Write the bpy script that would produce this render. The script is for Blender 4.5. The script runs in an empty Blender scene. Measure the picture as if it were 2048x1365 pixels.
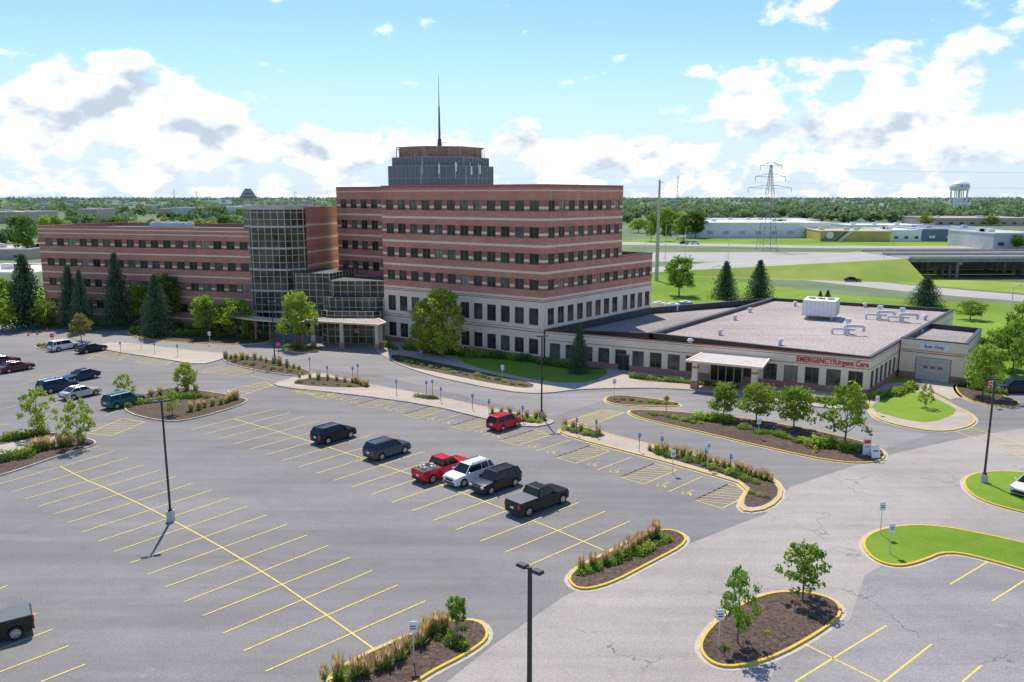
import bpy, bmesh, math, random
import numpy as np
from mathutils import Vector, Matrix
random.seed(7); RNG=np.random.default_rng(7)
F=1600.0; P=math.radians(10.27); H=25.0; SP,CP=math.sin(P),math.cos(P)
# ---- image pixel helpers ----
def G(x,y,z=0.0):
    u=(x-1024)/F; v=(682.5-y)/F
    t=(H-z)/(SP-v*CP)
    return (u*t,(CP+v*SP)*t)
def ZT(Y,y):
    v=(682.5-y)/F
    return H+Y*(-SP+v*CP)/(CP+v*SP)
col=bpy.context.scene.collection
def link(o): col.objects.link(o); return o
# ---------------- materials ----------------
def nmat(name): 
    m=bpy.data.materials.new(name); m.use_nodes=True
    return m,m.node_tree,m.node_tree.nodes['Principled BSDF']
def N(nt,t,**k):
    n=nt.nodes.new(t)
    for a,b in k.items(): setattr(n,a,b)
    return n
def setin(n,**k):
    for a,b in k.items(): n.inputs[a.replace('_',' ')].default_value=b
def noise(nt,scale,detail=4,rough=.55,vec=None):
    n=N(nt,'ShaderNodeTexNoise'); n.inputs['Scale'].default_value=scale; n.inputs['Detail'].default_value=detail; n.inputs['Roughness'].default_value=rough
    if vec is not None: nt.links.new(vec,n.inputs['Vector'])
    return n.outputs['Fac']
def ramp(nt,fac,stops):
    r=N(nt,'ShaderNodeValToRGB'); nt.links.new(fac,r.inputs[0])
    e=r.color_ramp.elements
    while len(e)<len(stops): e.new(.5)
    for i,(p,c) in enumerate(stops):
        e[i].position=p; e[i].color=(*c,1) if len(c)==3 else c
    return r.outputs[0]
def mixc(nt,fac,a,b,mode='MIX'):
    m=N(nt,'ShaderNodeMix',data_type='RGBA',blend_type=mode)
    for s,v in ((0,fac),(6,a),(7,b)):
        if hasattr(v,'links'): nt.links.new(v,m.inputs[s])
        else: m.inputs[s].default_value=v if s==0 else (*v,1)
    return m.outputs[2]
def sc(c,k): return tuple(min(1,x*k) for x in c)
def gpos(nt): return N(nt,'ShaderNodeNewGeometry').outputs['Position']
def simple(name,c,rough=.7,var=.15,scale=1.5,metal=0,spec=.5,coat=0):
    m,nt,b=nmat(name); v=gpos(nt)
    f=noise(nt,scale,4,.6,v)
    nt.links.new(ramp(nt,f,[(.3,sc(c,1-var)),(.7,sc(c,1+var))]),b.inputs['Base Color'])
    b.inputs['Roughness'].default_value=rough; b.inputs['Metallic'].default_value=metal
    b.inputs['Specular IOR Level'].default_value=spec; b.inputs['Coat Weight'].default_value=coat
    return m
def ground_mat(name,c,fine=10,lo=.75,hi=1.25,cracks=0,stain=.25,patch=0):
    m,nt,b=nmat(name); v=gpos(nt)
    big=noise(nt,.06,4,.6,v); mid=noise(nt,.7,5,.65,v); fi=noise(nt,fine,3,.7,v)
    c1=ramp(nt,fi,[(.3,sc(c,lo)),(.7,sc(c,hi))])
    c2=mixc(nt,1.0,c1,ramp(nt,big,[(.35,(1-stain,)*3),(.65,(1,1,1))]),'MULTIPLY')
    c3=mixc(nt,1.0,c2,ramp(nt,mid,[(.3,(.90,.90,.90)),(.5,(1,1,1)),(.75,(1.0,.99,.97))]),'MULTIPLY')
    mp=N(nt,'ShaderNodeMapping'); nt.links.new(v,mp.inputs[0]); mp.inputs['Rotation'].default_value=(0,0,math.radians(-135 if cracks<1 else -45)); mp.inputs['Scale'].default_value=(.05,.6,1)
    st=noise(nt,1.0,4,.6,mp.outputs[0])
    c3=mixc(nt,1.0,c3,ramp(nt,st,[(.35,(.86,.86,.86)),(.6,(1,1,1))]),'MULTIPLY')
    if patch:
        pz=noise(nt,.22,6,.72,v); c3=mixc(nt,ramp(nt,pz,[(.66,(0,0,0)),(.70,(.30,.30,.30))]),c3,sc(c,1.6))
        pz2=noise(nt,.16,5,.7,mp.outputs[0]); c3=mixc(nt,ramp(nt,pz2,[(.57,(0,0,0)),(.63,(.28,.28,.28))]),c3,sc(c,.55))
    if cracks:
        nz=N(nt,'ShaderNodeTexNoise'); nz.inputs['Scale'].default_value=.5; nz.inputs['Detail'].default_value=6; nt.links.new(v,nz.inputs['Vector'])
        ad=N(nt,'ShaderNodeVectorMath',operation='MULTIPLY_ADD'); nt.links.new(nz.outputs['Color'],ad.inputs[0]); ad.inputs[1].default_value=(4,4,0); nt.links.new(v,ad.inputs[2])
        vo=N(nt,'ShaderNodeTexVoronoi',feature='DISTANCE_TO_EDGE'); vo.inputs['Scale'].default_value=.14; nt.links.new(ad.outputs[0],vo.inputs['Vector'])
        k=ramp(nt,vo.outputs['Distance'],[(.002,(.45,.45,.45)),(.008,(1,1,1))])
        msk=ramp(nt,noise(nt,.07,3,.6,v),[(.52,(1,1,1)),(.60,(0,0,0))])
        c3=mixc(nt,1.0,c3,mixc(nt,msk,k,(1,1,1)),'MULTIPLY')
    nt.links.new(c3,b.inputs['Base Color']); b.inputs['Roughness'].default_value=.9; b.inputs['Specular IOR Level'].default_value=.25
    bp=N(nt,'ShaderNodeBump'); bp.inputs['Strength'].default_value=.25; bp.inputs['Distance'].default_value=.02; nt.links.new(fi,bp.inputs['Height']); nt.links.new(bp.outputs[0],b.inputs['Normal'])
    return m
M={}
M['asphalt']=ground_mat('asphalt_lot',(.272,.256,.242),cracks=0,patch=1,stain=.18)
M['road']=ground_mat('old_asphalt_road',(.43,.385,.345),cracks=1,stain=.18)
M['oldlot']=ground_mat('cracked_asphalt',(.34,.318,.30),cracks=3,patch=1)
M['drive']=ground_mat('drive_asphalt',(.32,.30,.285),patch=1,stain=.15)
M['highway']=ground_mat('highway_concrete',(.46,.43,.39),stain=.1)
M['paving']=ground_mat('concrete_paving',(.54,.46,.37),stain=.15)
M['mulch']=ground_mat('bark_mulch',(.10,.066,.048),fine=5,lo=.35,hi=2.2)
def grass_mat(name,a,b_,s=.5):
    m,nt,b=nmat(name); v=gpos(nt)
    c=ramp(nt,noise(nt,s,6,.65,v),[(.3,a),(.7,b_)])
    c=mixc(nt,1.0,c,ramp(nt,noise(nt,7,3,.7,v),[(.3,(.6,.6,.6)),(.7,(1.2,1.2,1.1))]),'MULTIPLY')
    c=mixc(nt,.5,c,ramp(nt,noise(nt,.03,3,.6,v),[(.35,sc(a,.85)),(.65,sc(b_,1.1))]))
    nt.links.new(c,b.inputs['Base Color']); b.inputs['Roughness'].default_value=.95; b.inputs['Specular IOR Level'].default_value=.1
    return m
M['lawn']=grass_mat('lawn_grass',(.14,.24,.022),(.26,.37,.05))
M['field']=grass_mat('field_ground',(.12,.18,.08),(.21,.25,.14),.05)
M['dry']=grass_mat('dry_verge_grass',(.22,.33,.05),(.36,.42,.10),.12)
M['kerb']=simple('kerb_concrete',(.50,.43,.35),.85,.2,3)
def worn(name,c,c2):
    m,nt,b=nmat(name); v=gpos(nt)
    w=ramp(nt,noise(nt,3.5,6,.75,v),[(.38,c2),(.46,sc(c,.85)),(.7,c)])
    nt.links.new(w,b.inputs['Base Color']); b.inputs['Roughness'].default_value=.8
    return m
M['ykerb']=worn('yellow_kerb_paint',(.80,.52,.04),(.50,.40,.25))
M['yline']=worn('yellow_line_paint',(.82,.64,.15),(.44,.38,.25))
M['gravel']=ground_mat('gravel_roof',(.47,.40,.36),fine=3.5,lo=.4,hi=1.6,stain=.22)
M['gravel2']=ground_mat('gravel_roof_grey',(.38,.335,.305),fine=3.5,lo=.4,hi=1.6,stain=.22)
M['black']=simple('black_coping',(.045,.042,.042),.5,.1)
M['darkroof']=simple('dark_roof_membrane',(.08,.08,.08),.8,.2,.3)
def brick_mat(name,c,c2):
    m,nt,b=nmat(name)
    tc=gpos(nt); sp=N(nt,'ShaderNodeSeparateXYZ'); nt.links.new(tc,sp.inputs[0])
    ad=N(nt,'ShaderNodeMath',operation='SUBTRACT'); nt.links.new(sp.outputs[0],ad.inputs[0]); nt.links.new(sp.outputs[1],ad.inputs[1])
    cb=N(nt,'ShaderNodeCombineXYZ'); nt.links.new(ad.outputs[0],cb.inputs[0]); nt.links.new(sp.outputs[2],cb.inputs[1])
    br=N(nt,'ShaderNodeTexBrick'); nt.links.new(cb.outputs[0],br.inputs['Vector'])
    setin(br,Color1=(*c,1),Color2=(*c2,1),Mortar=(*sc(c,1.3),1),Scale=1.0); br.inputs['Brick Width'].default_value=.6; br.inputs['Row Height'].default_value=.2; br.inputs['Mortar Size'].default_value=.02
    o=mixc(nt,1.0,br.outputs[0],ramp(nt,noise(nt,.35,5,.6,tc),[(.3,(.82,.82,.82)),(.7,(1.08,1.05,1.02))]),'MULTIPLY')
    nt.links.new(o,b.inputs['Base Color']); b.inputs['Roughness'].default_value=.9; b.inputs['Specular IOR Level'].default_value=.2
    return m
M['brick']=brick_mat('red_brick',(.60,.275,.195),(.51,.225,.158))
M['dbrick']=brick_mat('dark_brick',(.42,.185,.13),(.36,.155,.108))
M['obrick']=brick_mat('glow_tinted_brick',(.68,.32,.20),(.58,.26,.16))  # red brick with orange light reflected off the glass painted into its colour
M['beige']=simple('beige_stone_band',(.86,.69,.49),.85,.06,.8)
M['precast']=simple('precast_wall',(.90,.73,.53),.85,.06,.5)
M['fascia']=simple('tan_fascia',(.66,.54,.38),.8,.06,.5)
M['maroon']=simple('maroon_stone',(.42,.20,.145),.8,.12,1)
M['metal']=simple('light_metal',(.66,.65,.63),.45,.1,2,.2)
M['lmetal']=simple('screen_metal',(.58,.53,.44),.6,.08,2)
M['fin']=simple('grey_fin',(.36,.36,.33),.6,.08,2)
M['white']=simple('white_paint',(.86,.85,.82),.5,.04,2)
M['bronze']=simple('bronze_pole',(.035,.030,.028),.5,.1,3)
M['dsteel']=simple('dark_steel',(.10,.11,.12),.5,.1,3)
M['gsteel']=simple('galvanised_steel',(.24,.25,.25),.5,.1,3)
M['louvre']=simple('grey_louvre',(.17,.19,.18),.5,.2,4)
M['orange']=simple('rust_panel',(.42,.19,.11),.5,.45,1.0)
def glass_mat(name,c,rough=.06,var=.5,s=.35,spec=.6):
    m,nt,b=nmat(name); v=gpos(nt)
    nt.links.new(ramp(nt,noise(nt,s,3,.6,v),[(.35,sc(c,1-var)),(.65,sc(c,1+var))]),b.inputs['Base Color'])
    b.inputs['Roughness'].default_value=rough; b.inputs['Specular IOR Level'].default_value=spec
    return m
M['glass']=glass_mat('window_glass',(.040,.041,.038),.06,.5,.35,.4)
M['glassg']=glass_mat('greenish_window_glass',(.10,.105,.09),.05,.6,.5,.45)
M['blind']=glass_mat('blind_window',(.24,.215,.18),.2,.2)
M['cglass']=glass_mat('curtain_wall_glass',(.075,.075,.050),.04,.8,.25,.35)
M['frame']=simple('bronze_frame',(.22,.14,.105),.5,.1)
M['sframe']=simple('champagne_frame',(.60,.52,.38),.5,.1,2,0)
M['trunk']=simple('tree_bark',(.15,.115,.085),.9,.3,6)
M['rubber']=simple('tyre_rubber',(.018,.018,.018),.85,.1)
M['rim']=simple('alloy_rim',(.45,.45,.46),.3,.1,3,.8)
M['carglass']=glass_mat('car_glass',(.012,.014,.016),.03,.2,1,.4)
M['headlamp']=simple('headlamp_lens',(.75,.76,.78),.1,.05)
M['taillamp']=simple('tail_lamp_lens',(.42,.015,.012),.2,.05)
M['plastic']=simple('black_plastic',(.02,.02,.02),.6,.1)
M['red']=simple('red_sign',(.72,.03,.03),.5,.05)
M['blue']=simple('blue_sign',(.05,.18,.52),.5,.05)
M['yel']=simple('yellow_sign',(.80,.50,.02),.5,.05)
M['con']=simple('concrete',(.52,.48,.43),.85,.15,1)
M['dcon']=simple('dark_concrete',(.26,.25,.23),.85,.2,.6)  # darker concrete tone for overpass deck, piers and abutments
M['orangep']=simple('orange_plastic',(.8,.17,.02),.5,.05)
def leaf_mat(name,dark,light,trans=.4):
    m,nt,b=nmat(name); nt.nodes.remove(b); out=nt.nodes['Material Output']
    at=N(nt,'ShaderNodeAttribute',attribute_name='shade')
    oi=N(nt,'ShaderNodeObjectInfo')
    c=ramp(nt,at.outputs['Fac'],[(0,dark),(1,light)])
    hs=N(nt,'ShaderNodeHueSaturation'); nt.links.new(c,hs.inputs['Color'])
    mr=N(nt,'ShaderNodeMapRange'); nt.links.new(oi.outputs['Random'],mr.inputs[0]); mr.inputs[3].default_value=.485; mr.inputs[4].default_value=.515; nt.links.new(mr.outputs[0],hs.inputs['Hue'])
    d=N(nt,'ShaderNodeBsdfDiffuse'); t=N(nt,'ShaderNodeBsdfTranslucent'); mx=N(nt,'ShaderNodeMixShader'); mx.inputs[0].default_value=trans
    nt.links.new(hs.outputs[0],d.inputs[0]); nt.links.new(hs.outputs[0],t.inputs[0])
    nt.links.new(d.outputs[0],mx.inputs[1]); nt.links.new(t.outputs[0],mx.inputs[2]); nt.links.new(mx.outputs[0],out.inputs[0])
    return m
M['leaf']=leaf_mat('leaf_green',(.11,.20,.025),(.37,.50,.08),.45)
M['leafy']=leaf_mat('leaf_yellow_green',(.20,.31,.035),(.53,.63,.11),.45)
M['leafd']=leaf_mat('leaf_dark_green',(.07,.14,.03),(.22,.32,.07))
M['leafo']=leaf_mat('leaf_rust',(.20,.19,.05),(.44,.40,.12))
M['needle']=leaf_mat('spruce_needle',(.05,.09,.048),(.16,.24,.13),.2)
M['straw']=leaf_mat('grass_plume',(.50,.36,.15),(.85,.66,.36))
M['farleaf']=leaf_mat('distant_haze_tinted_foliage',(.14,.22,.10),(.32,.41,.19),.3)  # light aerial haze painted into the leaf colour
M['hazetintleaf']=leaf_mat('haze_tinted_foliage',(.21,.29,.30),(.31,.40,.38),.3)  # bluish distance haze painted into the leaf colour
# ---------------- mesh helpers ----------------
class MB:
    def __init__(s): s.v=[];s.f=[];s.m=[]
    def add(s,vs,fs,m=0):
        o=len(s.v); s.v+= [tuple(p) for p in vs]
        for f in fs: s.f.append([i+o for i in f]); s.m.append(m)
    def box(s,c,d,rot=0,m=0,taper=1):
        hx,hy,hz=d[0]/2,d[1]/2,d[2]/2; ca,sa=math.cos(rot),math.sin(rot); vs=[]
        for z,k in ((-hz,1),(hz,taper)):
            for x,y in ((-hx,-hy),(hx,-hy),(hx,hy),(-hx,hy)):
                x*=k;y*=k
                vs.append((c[0]+x*ca-y*sa,c[1]+x*sa+y*ca,c[2]+z))
        s.add(vs,[(0,3,2,1),(4,5,6,7),(0,1,5,4),(1,2,6,5),(2,3,7,6),(3,0,4,7)],m)
    def prism(s,pts,z0,z1,m=0,mt=None,bottom=True):
        n=len(pts); s.add([(p[0],p[1],z0) for p in pts]+[(p[0],p[1],z1) for p in pts],[(i,(i+1)%n,n+(i+1)%n,n+i) for i in range(n)],m)
        s.add([(p[0],p[1],z1) for p in pts],[tuple(range(n))],m if mt is None else mt)
        if bottom: s.add([(p[0],p[1],z0) for p in pts],[tuple(range(n-1,-1,-1))],m)
    def ring(s,pts,w,z0,z1,m=0,out=0):
        pts=ccw(pts); a=offset(pts,-out) if out else pts; b=offset(pts,w); n=len(pts)
        vs=[(p[0],p[1],z) for q,z in ((a,z0),(a,z1),(b,z1),(b,z0)) for p in q]
        fs=[]
        for k in range(4):
            for i in range(n):
                j=(i+1)%n; k2=(k+1)%4
                fs.append((k*n+i,k*n+j,k2*n+j,k2*n+i))
        s.add(vs,fs,m)
    def cyl(s,p0,p1,r0,r1=None,n=8,m=0,cap=True):
        r1=r0 if r1 is None else r1; p0=Vector(p0);p1=Vector(p1); d=(p1-p0)
        if d.length<1e-6: return
        d.normalize(); a=d.orthogonal().normalized(); b=d.cross(a)
        vs=[p0+(a*math.cos(t)+b*math.sin(t))*r0 for t in [2*math.pi*i/n for i in range(n)]]+[p1+(a*math.cos(t)+b*math.sin(t))*r1 for t in [2*math.pi*i/n for i in range(n)]]
        fs=[(i,(i+1)%n,n+(i+1)%n,n+i) for i in range(n)]
        if cap: fs+=[tuple(range(n-1,-1,-1)),tuple(range(n,2*n))]
        s.add(vs,fs,m)
    def mesh(s,name,mats,smooth=False):
        me=bpy.data.meshes.new(name); me.from_pydata(s.v,[],s.f)
        for k in mats: me.materials.append(M[k] if isinstance(k,str) else k)
        me.polygons.foreach_set('material_index',s.m)
        if smooth: me.polygons.foreach_set('use_smooth',[True]*len(s.f))
        me.update(); return me
def area(p): return sum(p[i][0]*p[(i+1)%len(p)][1]-p[(i+1)%len(p)][0]*p[i][1] for i in range(len(p)))/2
def ccw(p): return list(p) if area(p)>0 else list(p)[::-1]
def offset(p,w):
    n=len(p); o=[]
    for i in range(n):
        a=Vector(p[i-1][:2]);b=Vector(p[i][:2]);c=Vector(p[(i+1)%n][:2])
        d1=(b-a).normalized();d2=(c-b).normalized(); n1=Vector((-d1.y,d1.x));n2=Vector((-d2.y,d2.x))
        m=n1+n2
        if m.length<1e-4: m=n1.copy()
        m.normalize(); k=w/max(.5,m.dot(n1)); o.append((b.x+m.x*k,b.y+m.y*k))
    return o
def chaikin(p,it=2,closed=True):
    for _ in range(it):
        q=[]; n=len(p)
        for i in range(n if closed else n-1):
            a=p[i];b=p[(i+1)%n]
            q.append((a[0]*.75+b[0]*.25,a[1]*.75+b[1]*.25)); q.append((a[0]*.25+b[0]*.75,a[1]*.25+b[1]*.75))
        if not closed: q=[p[0]]+q+[p[-1]]
        p=q
    return p
def top(name,me,label,cat,kind=None,loc=(0,0,0),rot=0,scale=(1,1,1),group=None):
    o=bpy.data.objects.new(name,me); link(o); o.location=loc; o.rotation_euler=(0,0,rot); o.scale=scale
    o['label']=label; o['category']=cat
    if kind: o['kind']=kind
    if group: o['group']=group
    return o
def part(name,me,parent,loc=(0,0,0),rot=(0,0,0),label=None,kind=None,scale=(1,1,1)):
    o=bpy.data.objects.new(name,me); link(o); o.parent=parent; o.location=loc; o.rotation_euler=rot; o.scale=scale
    if label: o['label']=label
    if kind: o['kind']=kind
    return o
def sheet(name,pts,z,mat,label,cat='ground'):
    mb=MB(); pts=ccw(pts)
    mb.add([(p[0],p[1],z) for p in pts],[tuple(range(len(pts)))])
    me=mb.mesh(name,[mat]); bm=bmesh.new(); bm.from_mesh(me); bmesh.ops.triangulate(bm,faces=bm.faces[:]); bm.to_mesh(me); bm.free()
    return top(name,me,label,cat,'structure')
def px(l,z=0): return [G(x,y,z) for x,y in l]
# ---------------- ground ----------------
mb=MB(); ys=[-300,-50,60,150,300,600,1200,2500,5000,12000]; xs=[-12000,-3000,-900,-300,-100,0,100,300,900,3000,12000]
mb.add([(x,y,0) for y in ys for x in xs],[(j*11+i,j*11+i+1,(j+1)*11+i+1,(j+1)*11+i) for j in range(9) for i in range(10)])
top('ground',mb.mesh('ground',['field']),'green open ground reaching to the horizon','ground','structure')
lawnpts=[(-170,125),(-60,120),(-20,110),(30,95),(60,90),(90,95),G(2300,700),G(2300,615),G(2048,612),G(1700,592),G(1385,552),G(1300,548),(-20,250),(-200,250)]
sheet('lawn',lawnpts,.006,'lawn','mown green lawn around the hospital buildings','lawn')
lot=[(-170,5),(120,5),(170,60),G(2200,800),G(2048,783),G(1950,762),G(1835,752),(50,100),(4,117),(-24,140),(-40,142),G(500,655),G(420,648),G(330,652),G(140,655),G(0,652),(-170,142)]
sheet('parking_lot',lot,.012,'asphalt','dark grey asphalt parking lot','parking lot')
road=px([(800,1440),(985,1292),(1130,1192),(1250,1140),(1385,1086),(1475,1050),(1530,1030),(1580,975),(1700,935),(1800,905),(1960,870),(2100,850),(2500,900),(2500,1460)])
sheet('access_road',road,.018,'road','light grey worn asphalt access road with cracks','road')
sheet('side_parking_lot',px([(1500,1440),(1560,1320),(1700,1240),(1730,1150),(1790,1120),(1900,1090),(2400,1180),(2400,1440)]),.024,'oldlot','cracked grey asphalt of a smaller parking area','parking lot')
sheet('drive',px([(0,655),(130,660),(260,652),(330,640),(600,665),(760,690),(840,735),(1090,790),(1210,785),(1390,770),(1420,790),(1740,848),(1860,870),(1700,920),(1500,862),(1215,800),(1100,835),(960,800),(760,752),(540,730),(200,690),(0,690)]),.018,'drive','smooth grey asphalt drive in front of the entrance','road')
def bed(l,fill,k='kerb',smooth=2,label=None,w=.17):
    p=ccw(chaikin(px(l),smooth)); 
    mb=MB(); mb.ring(p,w,-.02,.15,0)
    lb={'ykerb':'yellow painted kerb around an island','kerb':'pale concrete kerb around an island'}[k]
    top('kerb',mb.mesh('kerb',[k]),lb,'kerb','structure')
    if k=='ykerb':
        mb=MB(); mb.ring(offset(p,-.27),.27,-.02,.03,0); top('gutter',mb.mesh('gutter',['kerb']),'flat concrete gutter beside a yellow kerb','gutter','structure')
    q=offset(p,w*.9)
    nm={'mulch':'planting_bed','lawn':'grass_island','paving':'pavement'}[fill]
    sheet(nm,q,.13,fill,{'mulch':'dark bark mulch planting bed','lawn':'bright green grass island','paving':'pale concrete pavement'}[fill],nm.replace('_',' '))
bed([(1128,1150),(1150,1185),(1215,1175),(1300,1130),(1385,1085),(1350,1060),(1295,1065),(1230,1100)],'mulch','ykerb')
bed([(640,1375),(700,1325),(800,1280),(880,1245),(960,1240),(985,1275),(940,1310),(860,1350),(790,1400),(700,1440)],'mulch','ykerb')
bed([(1395,1285),(1405,1320),(1450,1342),(1540,1325),(1640,1270),(1690,1230),(1670,1200),(1600,1183),(1520,1190),(1440,1235)],'mulch','ykerb')
bed([(1718,1085),(1742,1122),(1795,1138),(1845,1126),(1895,1104),(1990,1126),(2150,1175),(2150,1112),(1960,1068),(1850,1050),(1760,1058)],'lawn','ykerb')
bed([(1922,960),(1935,990),(1990,1015),(2150,1050),(2150,960),(2040,945),(1960,945)],'lawn','ykerb')
bed([(1908,768),(1915,790),(1950,808),(2030,818),(2045,808),(2000,790),(1960,765)],'mulch','ykerb')
bed([(1252,824),(1275,838),(1400,866),(1560,904),(1680,928),(1760,928),(1776,908),(1740,888),(1620,860),(1480,836),(1340,824),(1275,821)],'mulch','ykerb')
bed([(1205,799),(1222,811),(1300,815),(1366,815),(1350,806),(1290,797),(1230,791)],'mulch','ykerb')
bed([(1735,775),(1735,830),(1780,850),(1880,868),(1945,855),(1955,835),(1900,808),(1840,775),(1800,765)],'paving','ykerb')
sheet('lawn',chaikin(px([(1758,800),(1738,822),(1800,840),(1862,850),(1920,826),(1890,808),(1840,786),(1800,790)]),1),.14,'lawn','bright green lawn beside the emergency entrance','lawn')
bed([(745,690),(760,712),(830,745),(960,775),(1070,792),(1170,778),(1400,778),(1740,835),(1745,775),(1500,762),(1260,745),(1080,725),(900,700),(790,680)],'paving','kerb')
sheet('planting_bed',chaikin(px([(778,712),(800,732),(900,752),(1000,772),(1065,780),(1068,768),(980,750),(880,728),(800,712)]),1),.14,'mulch','dark mulch bed along the entrance drive','planting bed')
sheet('lawn',chaikin(px([(905,712),(940,735),(1020,752),(1110,768),(1180,768),(1225,745),(1180,735),(1060,718),(960,705)]),1),.14,'lawn','green lawn shaded by the brick tower','lawn')
sheet('planting_bed',chaikin(px([(800,672),(830,700),(900,715),(960,712),(1160,740),(1230,742),(1100,722),(950,700),(850,682)]),1),.146,'mulch','dark mulch strip at the foot of the facade','planting bed')
sheet('planting_bed',chaikin(px([(1255,750),(1260,762),(1400,772),(1480,780),(1440,765),(1320,755)]),1),.146,'mulch','mulch bed by the emergency wall','planting bed')
bed([(545,768),(560,776),(700,790),(860,812),(980,842),(1060,858),(1112,848),(1100,840),(1000,822),(860,792),(740,771),(690,760),(640,746),(610,752)],'paving','kerb',1)
sheet('planting_bed',chaikin(px([(572,768),(640,776),(735,778),(745,772),(690,762),(640,754)]),1),.14,'mulch','mulch bed with grasses in the pavement strip','planting bed')
sheet('planting_bed',chaikin(px([(975,832),(1050,850),(1100,845),(1090,840),(1020,828),(985,826)]),1),.14,'mulch','mulch bed at the end of the pavement strip','planting bed')
sheet('planting_bed',chaikin(px([(825,794),(850,802),(885,802),(870,794),(845,790)]),1),.14,'mulch','small mulch bed in the pavement','planting bed')
bed([(1112,862),(1140,876),(1290,915),(1400,945),(1500,975),(1475,1012),(1490,1028),(1540,1020),(1570,990),(1550,958),(1500,942),(1330,898),(1210,868),(1150,850)],'paving','ykerb',1)
sheet('planting_bed',chaikin(px([(1122,862),(1180,878),(1215,876),(1200,866),(1150,853)]),1),.14,'mulch','small mulch bed by the crossing','planting bed')
sheet('planting_bed',chaikin(px([(1290,906),(1400,938),(1505,970),(1485,1008),(1497,1020),(1535,1012),(1560,988),(1543,962),(1480,940),(1390,915),(1310,897)]),1),.14,'mulch','long mulch bed with ornamental grasses','planting bed')
bed([(440,715),(455,730),(540,748),(615,756),(628,745),(560,725),(490,712)],'mulch','kerb')
bed([(190,692),(210,702),(330,720),(400,732),(445,720),(465,710),(380,702),(300,692),(230,685)],'paving','kerb',1)
bed([(232,822),(330,848),(400,838),(505,805),(480,795),(400,782),(350,775),(280,790)],'mulch','kerb')
bed([(-60,920),(-40,965),(30,945),(130,910),(200,890),(180,878),(60,862),(-60,885)],'mulch','kerb')
sheet('pavement',px([(-60,905),(-50,925),(60,898),(150,878),(125,870),(40,885)]),.14,'paving','pale concrete path across the island','pavement')
bed([(250,668),(300,682),(430,690),(520,690),(548,680),(540,660),(460,652),(340,652),(270,657)],'mulch','ykerb')
bed([(568,700),(600,708),(640,703),(640,695),(600,690),(570,692)],'mulch','ykerb')
bed([(60,695),(100,705),(190,700),(170,690),(100,686)],'mulch','kerb')
sheet('entrance_plaza',px([(520,648),(560,668),(640,672),(760,690),(800,680),(780,650),(640,642),(560,638)]),.03,'paving','pale concrete plaza in front of the entrance canopy','pavement')
sheet('garage_apron',px([(1835,750),(1925,762),(1960,768),(1950,790),(1900,800),(1850,775)]),.03,'paving','pale concrete apron before the garage door','pavement')
# markings
mk=MB()
def line(a,b,w=.115,z=.032):
    a=Vector(a);b=Vector(b); d=(b-a)
    if d.length<.01: return
    d.normalize(); n=Vector((-d.y,d.x))*w/2
    mk.add([(*(a+n),z),(*(b+n),z),(*(b-n),z),(*(a-n),z)],[(3,2,1,0)])
def hatch(q,n=5,z=.032):
    q=[Vector(G(*p)) for p in q]
    for i in range(4): line(q[i],q[(i+1)%4],z=z)
    for i in range(n):
        t=(i+.5)/n; line(q[0].lerp(q[3],max(0,t-.12)),q[1].lerp(q[2],min(1,t+.12)),.1,z+.002)
LA=[(531,1344),(487,1303),(445,1268),(405,1233),(368,1205),(331,1175),(295,1150),(261,1127),(229,1104),(196,1084),(165,1065),(135,1047),(106,1030),(77,1014),(50,999),(24,985)]
RA=[(851,1203),(796,1171),(745,1142),(700,1116),(657,1092),(615,1071),(574,1050),(534,1031),(495,1014),(459,997),(424,981),(388,967),(353,954),(321,941),(288,931),(257,916)]
cen=[]
for a,b in zip(LA,RA):
    A_,B_=Vector(G(*a)),Vector(G(*b)); line(A_,B_); cen.append((A_+B_)/2)
cen.insert(0,cen[0]*2-cen[1]*1)
c2=cen[-1]*2-cen[-2]; cen.append(c2)
for a,b in zip(cen,cen[1:]): line(a,b,.13,.036)
for k in (1,2): 
    o=(cen[-1]-cen[-2])*k; line(Vector(G(24,985))+o,Vector(G(257,916))+o)
LB=[(1060,1131),(1009,1106),(960,1084),(912,1061),(867,1042),(824,1023),(783,1006),(743,990),(704,975),(668,962),(633,948),(597,935),(564,923),(531,911),(498,900),(467,889),(437,879),(408,870),(380,861)]
gb=[Vector(G(*p)) for p in LB]; cb=[]
def nrm(g,i):
    a=g[max(0,i-2)];b=g[min(len(g)-1,i+2)]; d=(b-a).normalized(); return Vector((d.y,-d.x))
for i,g in enumerate(gb):
    n=nrm(gb,i); line(g,g+n*11.0); cb.append(g+n*5.5)
cb.insert(0,cb[0]*2-cb[1])
for a,b in zip(cb,cb[1:]): line(a,b,.13,.036)
def curve(pts,n=60):
    g=[Vector(G(*p)) for p in pts]; g=[Vector(p) for p in chaikin(g,2,False)]; return g
def resample(g,step):
    out=[g[0]]; acc=0
    for a,b in zip(g,g[1:]):
        L=(b-a).length; s=step-acc
        while s<=L: out.append(a.lerp(b,s/L)); s+=step
        acc=(acc+L)%step if L+acc>=step else acc+L
    return out
topc=resample(curve([(1510,985),(1370,945),(1230,906),(1100,869),(920,822),(720,782),(600,765)]),2.62)
def wheelchair(c,d):
    n=Vector((-d.y,d.x)); z=.034
    pts=[c+(d*math.cos(t)+n*math.sin(t))*.38-d*.15 for t in [math.radians(a) for a in range(60,331,30)]]
    for a,b in zip(pts,pts[1:]): line(a,b,.075,z)
    line(c+d*.62,c-d*.05,.085,z); line(c-d*.05,c-d*.05+n*-.4,.085,z+.002); line(c-d*.05-n*.4,c-d*.45-n*.55,.085,z); line(c+d*.72,c+d*.9,.16,z)
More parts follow.
